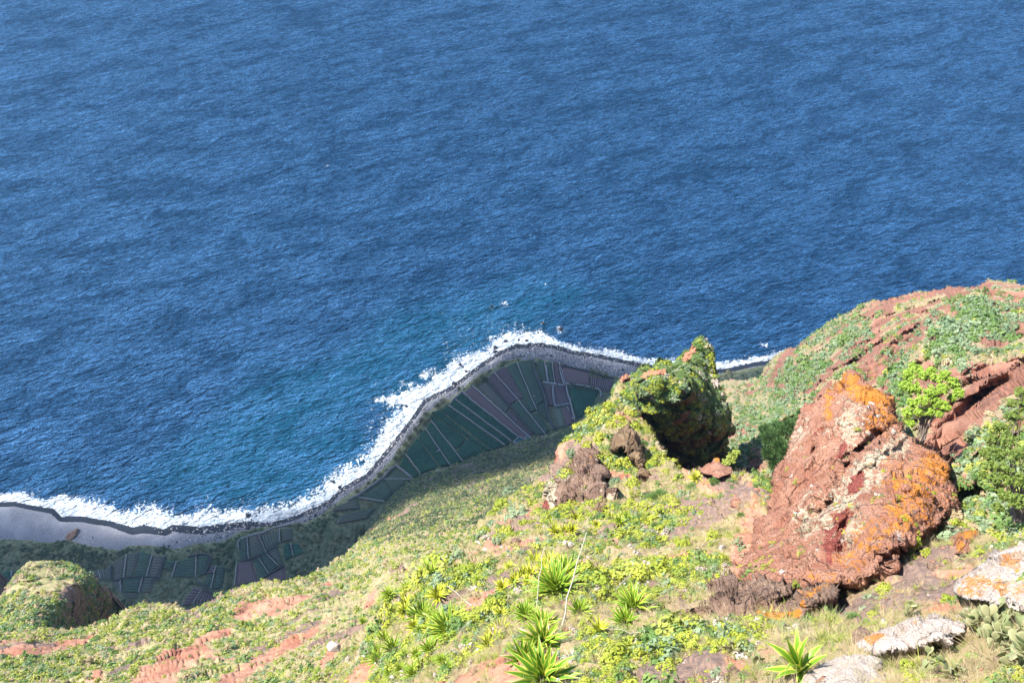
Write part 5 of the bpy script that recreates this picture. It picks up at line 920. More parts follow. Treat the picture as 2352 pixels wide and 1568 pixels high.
# big boulder: sparse
P, d, nz, x, y = sample(OR, 2600, (1700, 2210), (850, 1360), lambda x, y: np.clip((y - 900) / 900, .05, 1), dref=100, power=1, clump=.0, cs=4, seed=17, avoid=())
put_stuff('rock_plants', 'shrub', P, rng.lognormal(-1.6, .4, len(P)), pick_by(nz, (.4, .25, .2, .1, .1), (.5, .2, .2, .1, .1)), 'tiny plants rooted on the huge red boulder')
P, d, nz, x, y = sample(OR, 5000, (1700, 2210), (850, 1360), None, dref=100, power=1, clump=.3, cs=4, seed=18, avoid=())
put_stuff('rubble', 'stone', P, rng.lognormal(-2.7, .5, len(P)), rng.choice(3, len(P), p=[.2, .0, .8]), 'small knobs of rubble on the huge red boulder')
# coastal flat scrub and cobbles
fieldpx = []
for o in bpy.data.objects:
    if o.name.startswith('crop_field'):
        for ch in o.children:
            if ch.name.split('.')[0] != 'irrigation_channel':
                co = np.empty(len(ch.data.vertices) * 3, np.float32); ch.data.vertices.foreach_get('co', co); fieldpx.append(co.reshape(-1, 3)[:, :2] + np.array(o.location)[:2])
occ = set()
for f in fieldpx:
    for a, b in np.unique(np.round(f / 1.5).astype(int), axis=0).tolist(): occ.add((a, b))
def free(P):
    k = np.round(P[:, :2] / 1.5).astype(int); return np.array([all((a + i, b + j) not in occ for i in (-1, 0, 1) for j in (-1, 0, 1)) for a, b in k.tolist()], bool)
P, nr, ok, i, j = surf(G, *(q := rng.uniform((-60, 780), (1800, 1480), (60000, 2)).T)); m = ok & (G.att['veg'][i, j] > .6); P = P[m]; P = P[free(P)]; nz = fbm(P, 25, 3, 70)
k = rng.random(len(P)) < np.clip(.55 + nz * 1.6, .1, 1); P, nz = P[k], nz[k]
put_stuff('coastal_scrub', 'scrub', P, rng.lognormal(.1, .45, len(P)), pick_by(nz, (.2, .8), (.8, .2)), 'dark scrub and pale reeds around the coastal fields')
P, nr, ok, i, j = surf(G, *(q := rng.uniform((330, 780), (1500, 1260), (60000, 2)).T)); m = ok & (G.att['veg'][i, j] < .4) & (rng.random(60000) < np.clip((q[0] - 330) / 260, 0, 1)); P = P[m]
put_stuff('cobbles', 'pebble', P - [0, 0, .1], rng.lognormal(-1.1, .4, len(P)), rng.choice(2, len(P), p=[.6, .4]), 'grey cobbles of the shingle beach')

# ------------------------------------------------------------------ labelled plants
LM = [('huge red boulder', 1950, 1080), ('dark pinnacle', 1560, 950), ('tan crag', 1440, 1030), ('grey brown crag', 1310, 1090), ('largest agave', 1283, 1345), ('bottom-edge agave', 1240, 1560), ('pale crest boulders', 1100, 1250), ('paired agaves right of centre', 1450, 1400),
      ('sword-leaved agave', 1847, 1507), ('brown outcrop', 1680, 1385), ('pine', 1790, 1010), ('bleached dead agave', 1309, 1504), ('knoll with orange tip', 1645, 1065), ('prickly pear thicket', 2280, 1480), ('tan crest boulder', 1036, 1290), ('jagged pale outcrop', 2110, 1450), ('orange outcrop', 1850, 1395)]
ORD = ['first', 'second', 'third', 'fourth', 'fifth', 'sixth', 'seventh', 'eighth', 'ninth', 'tenth', 'eleventh', 'twelfth', 'thirteenth', 'fourteenth']
PEND = []
def auto(o, x, y, r, desc, cat, group, big, lm=None):
    n, lx, ly = min(LM, key=lambda q: math.hypot(q[1] - x, (q[2] - y) * 1.2)); dx, dy = x - lx, y - ly
    rel = 'right of' if dx > abs(dy) * .8 else 'left of' if -dx > abs(dy) * .8 else 'above' if dy < 0 else 'below'
    size = 'large' if r > big else 'small' if r < big * .55 else 'mid-sized'
    PEND.append((o, x, f'{size} {desc} {rel} the {n}', cat, group))
def flush():
    from collections import defaultdict
    D = defaultdict(list)
    for p in PEND: D[p[2]].append(p)
    for lab, L in D.items():
        L.sort(key=lambda p: p[1])
        for k, p in enumerate(L):
            l2 = lab if len(L) == 1 else ('leftmost ' if k == 0 else 'rightmost ' if k == len(L) - 1 else ORD[k] + ' from left ') + lab
            tag(p[0], l2, p[3], p[4])
def which(x, y):
    for L in (SP, LAYERS['headland'], CS, RH):
        P, n, ok, i, j = surf(L, np.array(float(x)), np.array(float(y)))
        if ok and L.xs[0] < x < L.xs[-1] and L.ys[0] < y < L.ys[-1]: return P, n
    return P, n
KD = {'Y': ('yellow-green rounded shrub', 'shrub', 'yellow_shrub'), 'B': ('grey-green domed shrub', 'shrub', 'spurge_bush'), 'G': ('feathery dark green shrub', 'shrub', 'feathery_shrub'), 'L': ('glossy bright green bush', 'bush', 'glossy_bush'), 'W': ('silvery white plant', 'plant', 'silver_plant'), 'T': ('dry twiggy grey shrub', 'shrub', 'twiggy_shrub')}
BU = [(1185, 1165, 38, 'B'), (1150, 1150, 24, 'Y'), (1218, 1138, 22, 'Y'), (1130, 1195, 25, 'B'), (1158, 1212, 26, 'Y'), (1232, 1165, 20, 'Y'), (1112, 1218, 20, 'Y'), (1170, 1128, 22, 'B'), (1205, 1195, 22, 'Y'), (1130, 1172, 18, 'Y'), (1140, 1230, 18, 'B'),
      (1402, 930, 24, 'Y'), (1440, 912, 22, 'Y'), (1425, 955, 22, 'Y'), (1380, 995, 24, 'Y'), (1350, 1015, 22, 'Y'), (1312, 1035, 17, 'B'), (1335, 1062, 20, 'Y'), (1392, 1040, 18, 'Y'), (1352, 968, 14, 'B'), (1290, 1078, 15, 'B'), (1500, 1066, 22, 'Y'), (1455, 1108, 24, 'Y'), (1412, 1096, 20, 'B'), (1420, 1130, 18, 'B'), (1500, 1030, 16, 'Y'), (1380, 900, 14, 'B'),
      (1450, 940, 18, 'Y'), (1405, 965, 18, 'Y'), (1365, 1040, 14, 'Y'), (1530, 1080, 15, 'Y'), (1470, 1140, 18, 'Y'), (1440, 1075, 16, 'Y'), (1330, 1008, 18, 'Y'), (1280, 1110, 14, 'Y'), (1480, 1015, 12, 'G'),
      (1560, 1093, 13, 'G'), (1642, 1103, 14, 'G'), (1515, 1127, 27, 'G'), (1590, 1112, 16, 'G'), (1283, 1297, 16, 'G'), (974, 1345, 17, 'G'), (1321, 1250, 20, 'G'), (1512, 1199, 17, 'G'), (1528, 1166, 22, 'G'), (1495, 1128, 20, 'G'), (1090, 1352, 9, 'G'), (1474, 1483, 19, 'G'), (928, 1527, 13, 'G'), (1312, 1452, 20, 'B'), (1010, 1362, 8, 'G'), (1510, 1310, 10, 'G'),
      (1621, 1288, 26, 'G'), (1741, 1391, 13, 'Y'), (1957, 1400, 22, 'G'), (2033, 1345, 22, 'Y'), (2176, 1362, 22, 'Y'), (1701, 1176, 10, 'G'), (2103, 1248, 18, 'Y'), (2240, 1500, 26, 'L'), (2200, 1512, 22, 'L'), (2150, 1505, 18, 'L'), (2085, 1515, 26, 'Y'), (2180, 1480, 20, 'L'),
      (1640, 1225, 24, 'Y'), (1610, 1170, 12, 'Y'), (1570, 1240, 22, 'Y'), (1540, 1280, 24, 'Y'), (1480, 1250, 18, 'Y'), (1420, 1290, 18, 'Y'), (1460, 1330, 12, 'Y'), (1600, 1320, 16, 'Y'), (1535, 1210, 16, 'B'), (1660, 1270, 12, 'Y'), (1500, 1410, 20, 'Y'), (1350, 1440, 14, 'L'), (1080, 1300, 22, 'Y'), (1060, 1322, 16, 'B'), (1040, 1310, 14, 'Y'), (1150, 1300, 14, 'Y'),
      (1070, 1470, 16, 'L'), (1165, 1480, 18, 'L'), (900, 1540, 16, 'L'), (1370, 1500, 16, 'B'), (1390, 1480, 14, 'B'), (1290, 1490, 12, 'B'), (1255, 1495, 14, 'B'), (1128, 1100, 0, 'x'),
      (1992, 935, 8, 'W'), (2010, 918, 9, 'W'), (2012, 958, 9, 'W'), (1985, 965, 6, 'W'), (1996, 992, 7, 'W'), (2048, 995, 8, 'W'), (2032, 1020, 10, 'W'), (1860, 1110, 7, 'W'), (1833, 1186, 8, 'W'), (2068, 1150, 12, 'W'), (2060, 1135, 9, 'Y'), (2030, 1085, 7, 'Y'), (1850, 1130, 10, 'Y'), (2110, 1200, 8, 'Y'), (2150, 1130, 9, 'Y'), (2165, 1100, 8, 'Y'), (2110, 1255, 10, 'B'), (1795, 1310, 13, 'W'), (1730, 1350, 10, 'Y'), (1728, 1420, 10, 'Y'), (2210, 1260, 12, 'B'), (2130, 1270, 14, 'Y'),
      (1220, 1100, 15, 'T'), (1120, 1310, 13, 'T'), (1550, 1295, 14, 'T'), (1575, 1320, 14, 'B'), (1400, 1275, 14, 'T'), (1950, 1350, 14, 'T'), (2060, 1230, 14, 'T'), (2140, 1340, 14, 'T'), (1720, 1470, 16, 'T'), (1640, 1450, 16, 'B'), (2290, 1330, 14, 'G'), (2000, 1395, 14, 'Y'), (1850, 1440, 20, 'T'), (2290, 1410, 16, 'G'), (1260, 1320, 0, 'x')]
def on_rock(x, y):
    P, n, ok, i, j = surf(OR, np.array(float(x)), np.array(float(y)))
    return P if ok and 850 < y < 1360 and 1690 < x < 2210 else None
for k, (x, y, r, t) in enumerate(BU):
    if t not in KD: continue
    P = on_rock(x, y)
    if P is None: P, n = which(x, y + r * .35)
    d = np.linalg.norm(P - O3); o = obj(KD[t][2], PR[t][k % len(PR[t])], None, tuple(P - np.array([0, 0, .08 * r * d / FP]))); sc_ = r * d / FP * 1.02
    o.scale = (sc_, sc_, sc_ * random.uniform(.85, 1.05)); o.rotation_euler = (random.uniform(-.15, .1), random.uniform(-.1, .1), random.uniform(0, 6.28))
    auto(o, x, y, r, KD[t][0], KD[t][1], {'Y': 'yellow-green shrubs', 'B': 'grey-green domed shrubs', 'G': 'feathery green shrubs', 'L': 'glossy green bushes', 'W': 'silvery plants on the rocks', 'T': 'dry twiggy shrubs'}[t], 22)
AG = [(1283, 1356, 44, 0), (1292, 1315, 34, 0), (1451, 1388, 38, 1), (1439, 1420, 30, 2), (1328, 1398, 24, 1), (1248, 1422, 33, 2), (1207, 1416, 26, 2), (1239, 1470, 42, 2), (1032, 1438, 38, 0), (991, 1418, 28, 1), (963, 1415, 30, 1), (988, 1314, 26, 1), (937, 1350, 17, 1), (1191, 1368, 20, 1), (877, 1463, 18, 1), (899, 1492, 21, 1), (864, 1511, 21, 1),
      (982, 1482, 21, 1), (836, 1432, 9, 1), (1245, 1553, 60, 2), (1194, 1514, 36, 2), (1023, 1533, 19, 2), (944, 1540, 21, 1), (1375, 1463, 20, 3), (1223, 1280, 20, 3), (1261, 1283, 18, 3), (1140, 1434, 20, 3), (1131, 1457, 20, 3), (1115, 1476, 18, 3), (1004, 1374, 20, 3), (906, 1378, 16, 1), (899, 1406, 19, 1), (928, 1409, 16, 3), (1296, 1212, 16, 3), (1312, 1214, 12, 3),
      (1436, 1175, 12, 2), (1423, 1203, 12, 2), (1404, 1219, 10, 2), (1264, 1194, 12, 3), (1153, 1340, 15, 3), (1198, 1321, 15, 3), (1388, 1352, 14, 3), (810, 1492, 10, 1), (813, 1517, 9, 1), (1099, 1327, 12, 1), (1577, 1428, 19, 2), (1595, 1100, 13, 3), (1180, 1340, 14, 3), (1215, 1310, 16, 3), (1170, 1300, 12, 3), (960, 1375, 16, 3), (1240, 1300, 14, 3), (1050, 1405, 14, 3), (970, 1450, 16, 2), (1270, 1215, 13, 3), (1240, 1255, 13, 3), (1320, 1180, 12, 3), (1370, 1205, 10, 3)] + [(1185 + 14 * q + (q * 37) % 23, 1325 - 9 * q + (q * 53) % 31, 13, 3) for q in range(8)] + [(1120 + 9 * q, 1400 + (q * 41) % 60, 15, 3) for q in range(4)] + [(930 + (q * 47) % 130, 1385 + (q * 29) % 60, 16, 1 if q % 2 else 3) for q in range(8)] + [(870 + (q * 61) % 160, 1490 + (q * 17) % 60, 14, 1) for q in range(7)]
SPECIAL = {0: 'largest dark green agave with a full globe of leaves in the middle of the colony', 1: 'agave rising directly above the largest globe-shaped agave', 2: 'broad agave right of centre, upper of the pair', 3: 'dark agave right of centre, lower of the pair', 19: 'big agave with wide leaves cut by the bottom edge', 7: 'wide spreading agave just left of the bleached dead agave', 8: 'largest agave of the left cluster'}
for k, (x, y, r, t) in enumerate(AG):
    P, n = which(x, y + r * .15); d = np.linalg.norm(P - O3); me = PR['AY'][k % 2] if t == 3 else PR['A'][t]
    o = obj('agave', me, None, tuple(P + np.array([0, 0, .1]))); s_ = r * d / FP * (1.95 if t == 3 else 1.75); o.scale = (s_,) * 3; o.rotation_euler = (random.uniform(-.3, .0), random.uniform(-.15, .15), random.uniform(0, 6.28))
    if k in SPECIAL: tag(o, SPECIAL[k], 'agave', 'agaves of the near spur')
    else: auto(o, x, y, r, 'bright yellow agave' if t == 3 else 'green agave with yellow leaf edges', 'agave', 'agaves of the near spur', 26)
# sword-leaved agave seen more from the side
P, n = which(1842, 1550); d = np.linalg.norm(P - O3); o = obj('agave', agave_mesh('agave', M['agave'], 15, 1, .085, 9, .45), None, tuple(P)); o.scale = (62 * d / FP * 1.6,) * 3; o.rotation_euler = (-.45, 0, 1.)
tag(o, 'agave with few broad sword-like leaves behind the smooth whitish boulder', 'agave', 'agaves of the near spur')
P, n = which(1309, 1506); d = np.linalg.norm(P - O3); o = obj('dead_agave', agave_mesh('dead_agave', M['silver'], 34, 1, .04, 12, -.05, .1), None, tuple(P)); o.scale = (26 * d / FP,) * 3; tag(o, 'bleached white dead agave with crumpled leaves', 'agave')
for k, (a, b, r, lab) in enumerate([((1250, 1259), (1229, 1395), .045, 'straight white flower stalk left of the largest agave'), ((1347, 1224), (1283, 1437), .05, 'long leaning flower stalk crossing the largest agave from the right'), ((1220, 1253), (1391, 1220), .05, 'fallen flower stalk lying level above the agave colony'),
     ((1496, 1288), (1391, 1373), .045, 'brown fallen stalk with side twigs above the paired agaves'), ((988, 1323), (1083, 1388), .05, 'fallen pale stalk sloping down from the upper left agave'), ((1167, 1354), (1167, 1394), .05, 'short upright dead stalk left of the small round agave'), ((1213, 1343), (1212, 1370), .05, 'short upright stump right of the small round agave'),
     ((1380, 1466), (1500, 1467), .02, 'thin dry stalk lying level right of the bright yellow agave'), ((1091, 1305), (1118, 1357), .03, 'thin leaning stalk above the small agave'), ((1310, 1315), (1350, 1345), .0, '')]):
    if r == 0: continue
    Pa, _ = which(*a); Pb, _ = which(*b); vertical = k in (0, 1, 5, 6)
    if vertical:   # leans out of the slope: foot at b, tip raised in front of a
        foot = Pb; da = np.linalg.norm(Pa - O3); tip = at(a[0], a[1], min(da, np.linalg.norm(Pb - O3) * .985))
    else: foot, tip = Pb + [0, 0, .3], Pa + [0, 0, .5]
    m = 7; pts = [foot * (1 - f) + tip * f + np.array([0, 0, 1]) * .12 * math.sin(f * 3) * 3 + rng.normal(0, .05, 3) for f in np.linspace(0, 1, m)]; pts = [p - foot for p in pts]
    B = Buf(); B.tube(pts, np.linspace(r * .95, r * .35, m), 6)
    if k == 3:
        for f in (.25, .45, .6, .8):
            p0 = (tip - foot) * f; B.tube([p0, p0 + rng.normal(0, .6, 3) + [0, 0, .2]], [r * .5, r * .2], 4)
    o = obj('flower_stalk', B.mesh('flower_stalk', M['stalk'] if k != 3 else M['twig'], True), None, tuple(foot)); tag(o, lab, 'stalk', 'dead agave stalks')

# ------------------------------------------------------------------ trees
def tree(name, base, bd, blobs, leafm, leaf, npb, label, cat='tree', tr=.12, needles=False, parts=('trunk', 'crown'), seed=0, stems=1):
    rn = random.Random(seed); b0 = at(base[0], base[1], bd) if not isinstance(bd, str) else which(*base)[0]; root = empty(name, tuple(b0)); tag(root, label, cat)
    T = Buf(); Cb = Buf(); cs = []
    for (x, y, r, dd) in blobs: c = at(x, y, bd + dd) - b0; cs.append((c, r * (bd + dd) / FP))
    mean = sum(c for c, r in cs) / len(cs); fork = mean * .22
    if stems == 1: T.tube([np.array([0, 0, -.4]), fork * .5, fork], [tr, tr * .85, tr * .7], 8)
    fk0 = fork
    for ci, (c, r) in enumerate(cs):
        if stems > 1:
            q0 = np.array([rn.uniform(-.35, .35), rn.uniform(-.35, .35), -.3]); fork = fk0 * rn.uniform(.6, 1.5) + np.array([rn.uniform(-.3, .3), rn.uniform(-.3, .3), 0]) + (c - fk0) * .2
            T.tube([q0, fork * .5 + q0 * .5 + rv(1)[0] * .1, fork], [tr, tr * .7, tr * .5], 6)
        k1 = fork + (c - fork) * .45 + np.array([rn.uniform(-.2, .2), rn.uniform(-.2, .2), -.12 * np.linalg.norm(c - fork)]); T.tube([fork, k1, c], [tr * .5, tr * .35, tr * .14], 6)
        for q in rv(9):
            e = c + q * r * .75; T.tube([k1 * .3 + c * .7, (k1 + e * 2) / 3, e], [tr * .14, tr * .1, tr * .04], 4)
        heads = rv(npb // 14); hr = r * .3
        for h in heads:
            hc = c + h * r * rn.uniform(.35, .95) * np.array([1, 1, .85]); q = rv(14)
            if needles:
                for qq in q:
                    d2 = qq * .7 + h * .4 + [0, 0, .5]; d2 /= np.linalg.norm(d2); t = np.cross(d2, rv(1)[0]); t *= leaf * .22 / (np.linalg.norm(t) + 1e-9); s0 = hc + qq * hr * .4; Cb.add([s0 - t, s0 + t, s0 + d2 * leaf * 2.4 + t * .3, s0 + d2 * leaf * 2.4 - t * .3], [(0, 1, 2, 3)], rn.random())
            else:
                nr = q * .6 + rv(14) * .5 + [0, 0, .5]; nr /= np.linalg.norm(nr, axis=1, keepdims=True); leaf_quads(Cb, hc + q * hr * rng.uniform(.3, 1, (14, 1)), nr, leaf * rng.uniform(.7, 1.3, 14), .5, rn.random())
    obj('trunk', T.mesh('trunk', M['bark'], True), root); obj('crown', Cb.mesh('crown', leafm), root)
    return root
tree('pine_tree', (1776, 1092), 106, [(1770, 1005, 22, -1), (1812, 985, 24, 0), (1790, 1025, 18, -1.5), (1832, 975, 14, 1), (1765, 1040, 14, -1), (1805, 1040, 16, -2), (1780, 1065, 12, -1), (1758, 990, 14, 0), (1830, 1000, 14, 0), (1845, 955, 12, 2), (1785, 985, 16, 1)], M['pine_leaf'], .22, 900, 'dark green pine leaning out left of the huge red boulder', tr=.22, needles=True, seed=3)
tree('spreading_tree', (2120, 1002), 90, [(2088, 862, 13, 2), (2105, 845, 14, 3), (2122, 862, 13, 2), (2078, 885, 11, 1), (2100, 890, 16, 1), (2140, 850, 9, 3), (2152, 868, 13, 2), (2172, 862, 11, 2), (2190, 880, 14, 2), (2203, 902, 11, 1), (2188, 912, 9, 1), (2165, 892, 12, 0), (2140, 900, 15, -1), (2118, 918, 13, -1.5), (2150, 922, 14, -1), (2172, 932, 11, -1), (2096, 925, 12, 0), (2085, 948, 11, 0), (2112, 945, 10, -1), (2135, 945, 10, -1), (2092, 972, 8, 0), (2158, 950, 8, -1)],
     M['bright_leaf'], .14, 700, 'bright green spreading tree with several thin trunks right of the huge red boulder', tr=.09, seed=5, stems=3)
tree('broadleaf_tree', (2345, 1185), 60, [(2300, 985, 20, 2), (2330, 960, 20, 2), (2352, 930, 18, 3), (2380, 990, 34, 1), (2278, 1010, 14, 1), (2262, 1040, 12, 1), (2290, 1040, 20, 0), (2322, 1015, 24, 0), (2272, 1068, 16, 0), (2345, 1050, 30, -1), (2305, 1080, 22, -1), (2285, 1100, 14, -1), (2330, 1105, 24, -1), (2370, 1100, 30, -1), (2310, 1140, 18, -1.5), (2345, 1150, 22, -2), (2400, 1080, 36, 0), (2292, 1165, 12, -2), (2258, 1090, 8, 0), (2325, 925, 10, 3), (2345, 900, 12, 3), (2380, 1160, 26, -2)],
     M['right_leaf'], .10, 420, 'dark loose-crowned broadleaf tree cut by the right edge', tr=.1, seed=7, stems=3)
tree('small_shrub_tree', (1678, 1085), 118, [(1680, 1050, 12, 0), (1690, 1040, 9, .5), (1668, 1062, 9, 0)], M['far_green'], .2, 500, 'small yellow-green sapling at the lower right foot of the dark pinnacle', tr=.08, seed=8)

# ------------------------------------------------------------------ prickly pears
def pad_mesh(seed):
    th = np.linspace(0, math.pi, 9); ph = np.linspace(0, 2 * math.pi, 13)[:-1]; T_, Ph = np.meshgrid(th, ph, indexing='ij')
    x = np.sin(T_) * np.cos(Ph) * .36 * (1 + .25 * np.cos(T_)); y = np.sin(T_) * np.sin(Ph) * .07; z = .5 - .5 * np.cos(math.pi - T_) * -1; z = .5 + .5 * np.cos(T_)
    S = np.stack([x, y, z], -1); I = np.arange(9 * 12).reshape(9, 12); J = np.roll(I, -1, 1); F = np.stack([I[:-1].ravel(), I[1:].ravel(), J[1:].ravel(), J[:-1].ravel()], 1)
    return mesh_np('pad', S.reshape(-1, 3), F, M['pad'], {'v': np.full(S.shape[0] * S.shape[1], seed * .5)}, True)
PADS = [pad_mesh(k) for k in range(3)]
def cactus(x, y, size, n, label, seed):
    P, nn = which(x, y); P = P + np.array([0, 0, .15]); rn = random.Random(seed); root = empty('prickly_pear', tuple(P)); tag(root, label, 'cactus', 'prickly pears of the near spur')
    mats = []; front = [Matrix.Translation((rn.uniform(-.5, .5), rn.uniform(-.4, .4), -.05)) @ Matrix.Rotation(rn.uniform(0, 6.28), 4, 'Z') @ Matrix.Rotation(rn.uniform(-.7, .7), 4, 'X') for _ in range(max(2, n // 7))]
    while len(mats) < n and front:
        m = front.pop(0); L_ = rn.uniform(.75, 1.1); mats.append((m, L_))
        for _ in range(rn.choice([1, 2, 2, 3])):
            a = rn.uniform(-.75, .75); tip = m @ Vector((math.sin(a) * .3 * L_, 0, (.55 + .42 * math.cos(a)) * L_)); q = Matrix.Translation(tip) @ m.to_3x3().to_4x4() @ Matrix.Rotation(a * .9, 4, 'Y') @ Matrix.Rotation(rn.uniform(-1.2, 1.2), 4, 'Z') @ Matrix.Rotation(rn.uniform(-.6, .6), 4, 'X')
            if tip.z > .0: front.append(q)
    for k, (m, L_) in enumerate(mats):
        o = obj('pad', PADS[k % 3], root); o.matrix_local = Matrix.Scale(size, 4) @ m @ Matrix.Scale(L_, 4)
    return root
for k, (x, y, s_, n, lab) in enumerate([(2230, 1450, .34, 26, 'prickly pear at the upper left corner of the thicket'), (2280, 1440, .36, 30, 'dense prickly pear at the top of the thicket'), (2330, 1425, .36, 30, 'prickly pear at the top right of the thicket by the frame edge'), (2270, 1490, .36, 34, 'largest prickly pear in the middle of the thicket'),
      (2325, 1480, .36, 34, 'prickly pear right of the middle of the thicket'), (2300, 1530, .34, 30, 'prickly pear low in the thicket near the bottom right corner'), (2350, 1545, .34, 28, 'prickly pear in the bottom right corner'), (2238, 1400, .3, 9, 'thin dark prickly pear standing just above the thicket'),
      (2175, 1548, .28, 12, 'low prickly pear left of the thicket below the glossy bushes'), (2120, 1552, .26, 9, 'small prickly pear between the whitish boulder and the thicket'), (2075, 1540, .22, 7, 'tiny prickly pear touching the whitish boulder'), (2075, 1408, .26, 8, 'dark straggly prickly pear above the jagged pale outcrop'),
      (1960, 1432, .26, 8, 'dark prickly pear branch left of the jagged pale outcrop'), (1740, 1520, .26, 12, 'straggling prickly pear left of the sword-leaved agave'), (1690, 1500, .24, 9, 'small prickly pear two steps left of the sword-leaved agave'), (1760, 1560, .26, 10, 'prickly pear on the bottom edge left of the whitish boulder'),
      (1640, 1440, .28, 10, 'dark prickly pear below the brown outcrop'), (1345, 1285, .3, 12, 'prickly pear above and right of the largest agave'), (1120, 1390, .3, 12, 'grey-green prickly pear beside the short dead stalk'), (1280, 1195, .3, 10, 'prickly pear in the yellow agaves under the grey brown crag'), (1470, 1215, .3, 9, 'prickly pear right of the upper green agaves'), (1015, 1340, .3, 10, 'prickly pear right of the upper left agave'), (1105, 1262, .3, 8, 'dark prickly pear beside the pale crest boulders')]):
    cactus(x, y, s_ * (1.15 if k < 8 else 1.1), int(n * 2.2), lab, k)

# ------------------------------------------------------------------ reed clumps and banana plants on the coastal flat
RD = [blades_mesh('reed_clump', M['reed_leaf'], 420, 1, .02, .9, .4, 3, .75) for k in range(2)]
for k, (x, y, r, h, lab) in enumerate([(1230, 575, 34, 5, 'left half of the round reed clump at the corner of the fan'), (1275, 545, 36, 5, 'right half of the round reed clump at the corner of the fan'), (1110, 625, 18, 3, 'small reed tuft beside the white angled wall'), (1000, 715, 36, 5, 'upper reed hedge at the sea end of the dark green strips'), (965, 745, 30, 5, 'lower part of the upper reed hedge'),
      (880, 805, 32, 5, 'reed clump between second and third dark green strips and the beach'), (850, 845, 32, 5, 'reed clump left of the white diagonal channel'), (810, 905, 28, 4, 'reed clump above the broad dark green strip'), (770, 960, 30, 4, 'reed clump midway down the narrow beach'), (735, 1010, 28, 4, 'reed clump below the midway beach clump'), (700, 1070, 30, 4, 'reed clump by the lowest dark green strip'),
      (670, 1110, 26, 4, 'reed clump just above the peak of the white terrace wall'), (560, 1215, 22, 3, 'reed clump on the sea side of the white terrace wall'), (480, 1280, 22, 3, 'reed clump midway along the white terrace wall'), (400, 1335, 24, 3, 'reed clump at the lower end of the white terrace wall'),
      (2045, 505, 26, 4, 'left part of the reed hedge on the right shingle'), (2085, 515, 26, 4, 'middle of the reed hedge on the right shingle'), (2130, 528, 24, 4, 'right part of the reed hedge on the right shingle')]):
    p = A_((x, y)); P = atz(p[0], p[1], ZF - 1); o = obj('reed_clump', RD[k % 2], None, tuple(P)); d = np.linalg.norm(P - O3); s_ = r * .33 * d / FP * .9; o.scale = (s_, s_, h * .9); o.rotation_euler = (0, 0, k); tag(o, lab, 'reeds', 'reed clumps along the fields')
BN = agave_mesh('banana_plant', M['dark_scrub'], 12, 1, .14, 21, .4)
for k in range(13):
    f = k / 12; p = A_((1885 + 190 * f, 590 + 42 * f + random.uniform(-8, 8))); P = atz(p[0], p[1], ZF + .8); o = obj('banana_plant', BN, None, tuple(P)); o.scale = (2.2,) * 3; o.rotation_euler = (0, 0, k * 1.1)
    tag(o, ('leftmost' if k == 0 else 'rightmost' if k == 12 else ORD[k] + ' from left') + ' banana plant in the row along the white wall', 'banana plant', 'row of banana plants')
flush()
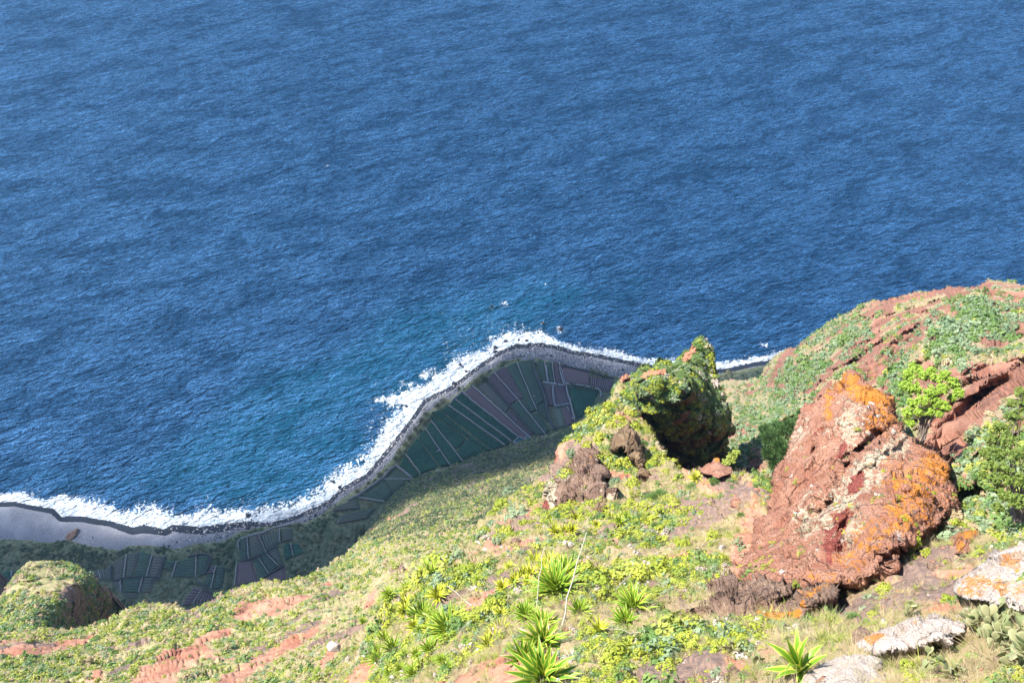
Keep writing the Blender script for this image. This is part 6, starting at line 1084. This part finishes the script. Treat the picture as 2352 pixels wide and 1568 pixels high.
# ------------------------------------------------------------------ cloud overhead that shades the coast
def cloud():
    hc = 1000.; off = np.array(sv) * hc / sv.z
    far = [tuple(atz(x, y, 0)[:2]) for x, y in [(-500, 1135), (0, 1130), (143, 1160), (305, 1188), (461, 1185), (600, 1172), (700, 1150), (781, 1100), (874, 1025), (949, 930), (1035, 862), (1150, 780), (1233, 762), (1315, 780), (1436, 800), (1661, 822), (1950, 780)]]
    poly = [(-900, far[0][1])] + far + [(430, 420), (380, 330), (250, 240), (100, 180), (-80, 132), (-250, 108), (-450, 90), (-900, 90)]
    xs = np.arange(-900, 520, 12.); ys = np.arange(60, 760, 12.); X, Y = np.meshgrid(xs, ys); Q = np.stack([X, Y, 0 * X], -1)
    jx = X + 14 * fbm(Q, 60, 4, 31); jy = Y + 14 * fbm(Q + 50, 60, 4, 32); ins = inpoly(jx, jy, poly); e = np.where(ins, dline(jx, jy, poly, True), 0)
    h = 50 * np.clip(e / np.where(Y < 260 + .25 * X, 95, 60), 0, 1) ** 1.2 * (1 + .4 * fbm(Q, 80, 3, 33)) + .05
    idx = -np.ones(X.shape, int); q = ins[:-1, :-1] & ins[1:, :-1] & ins[:-1, 1:] & ins[1:, 1:]; used = np.zeros(X.shape, bool)
    used[:-1, :-1] |= q; used[1:, :-1] |= q; used[:-1, 1:] |= q; used[1:, 1:] |= q; n = used.sum(); idx[used] = np.arange(n); i, j = np.nonzero(q)
    F = np.stack([idx[i, j], idx[i, j + 1], idx[i + 1, j + 1], idx[i + 1, j]], 1); T = np.stack([X, Y, h], -1)[used]; Bt = np.stack([X, Y, -h], -1)[used]
    E = np.concatenate([F[:, [0, 1]], F[:, [1, 2]], F[:, [2, 3]], F[:, [3, 0]]]); key = np.sort(E, 1); kk = key[:, 0] * (n + 1) + key[:, 1]; u, ix, ct = np.unique(kk, return_index=True, return_counts=True); Bd = E[ix[ct == 1]]
    side = np.stack([Bd[:, 1], Bd[:, 0], Bd[:, 0] + n, Bd[:, 1] + n], 1)
    o = obj('cloud', mesh_np('cloud', np.concatenate([T, Bt]), np.concatenate([F, F[:, ::-1] + n, side]), None, None, False), None, tuple(off)); m = bpy.data.materials.new('cloud'); m.use_nodes = True; t = m.node_tree
    for nd in list(t.nodes):
        if nd.type != 'OUTPUT_MATERIAL': t.nodes.remove(nd)
    v = t.nodes.new('ShaderNodeVolumePrincipled'); v.inputs['Color'].default_value = (1, 1, 1, 1); v.inputs['Density'].default_value = .045; v.inputs['Anisotropy'].default_value = .3
    t.links.new(v.outputs[0], [nd for nd in t.nodes if nd.type == 'OUTPUT_MATERIAL'][0].inputs['Volume']); o.data.materials.append(m)
    tag(o, 'flat white cloud high above the coast, outside the picture', None, None, 'stuff')
cloud()

# ------------------------------------------------------------------ thin sea air
def haze():
    x0, x1, y0, y1, z0, z1 = -31500, 31500, -31500, 31500, -8, 640
    V = [(x, y, z) for z in (z0, z1) for y in (y0, y1) for x in (x0, x1)]
    F = np.array([(0, 2, 3, 1), (4, 5, 7, 6), (0, 1, 5, 4), (2, 6, 7, 3), (0, 4, 6, 2), (1, 3, 7, 5)])
    m = bpy.data.materials.new('haze'); m.use_nodes = True; t = m.node_tree
    for nd in list(t.nodes):
        if nd.type != 'OUTPUT_MATERIAL': t.nodes.remove(nd)
    v = t.nodes.new('ShaderNodeVolumePrincipled'); v.inputs['Color'].default_value = (.42, .68, 1, 1); v.inputs['Density'].default_value = .00008; v.inputs['Anisotropy'].default_value = .2
    t.links.new(v.outputs[0], t.nodes['Material Output'].inputs['Volume'])
    tag(obj('haze', mesh_np('haze', V, F, m)), 'thin bluish sea haze filling the air', None, None, 'stuff')
haze()
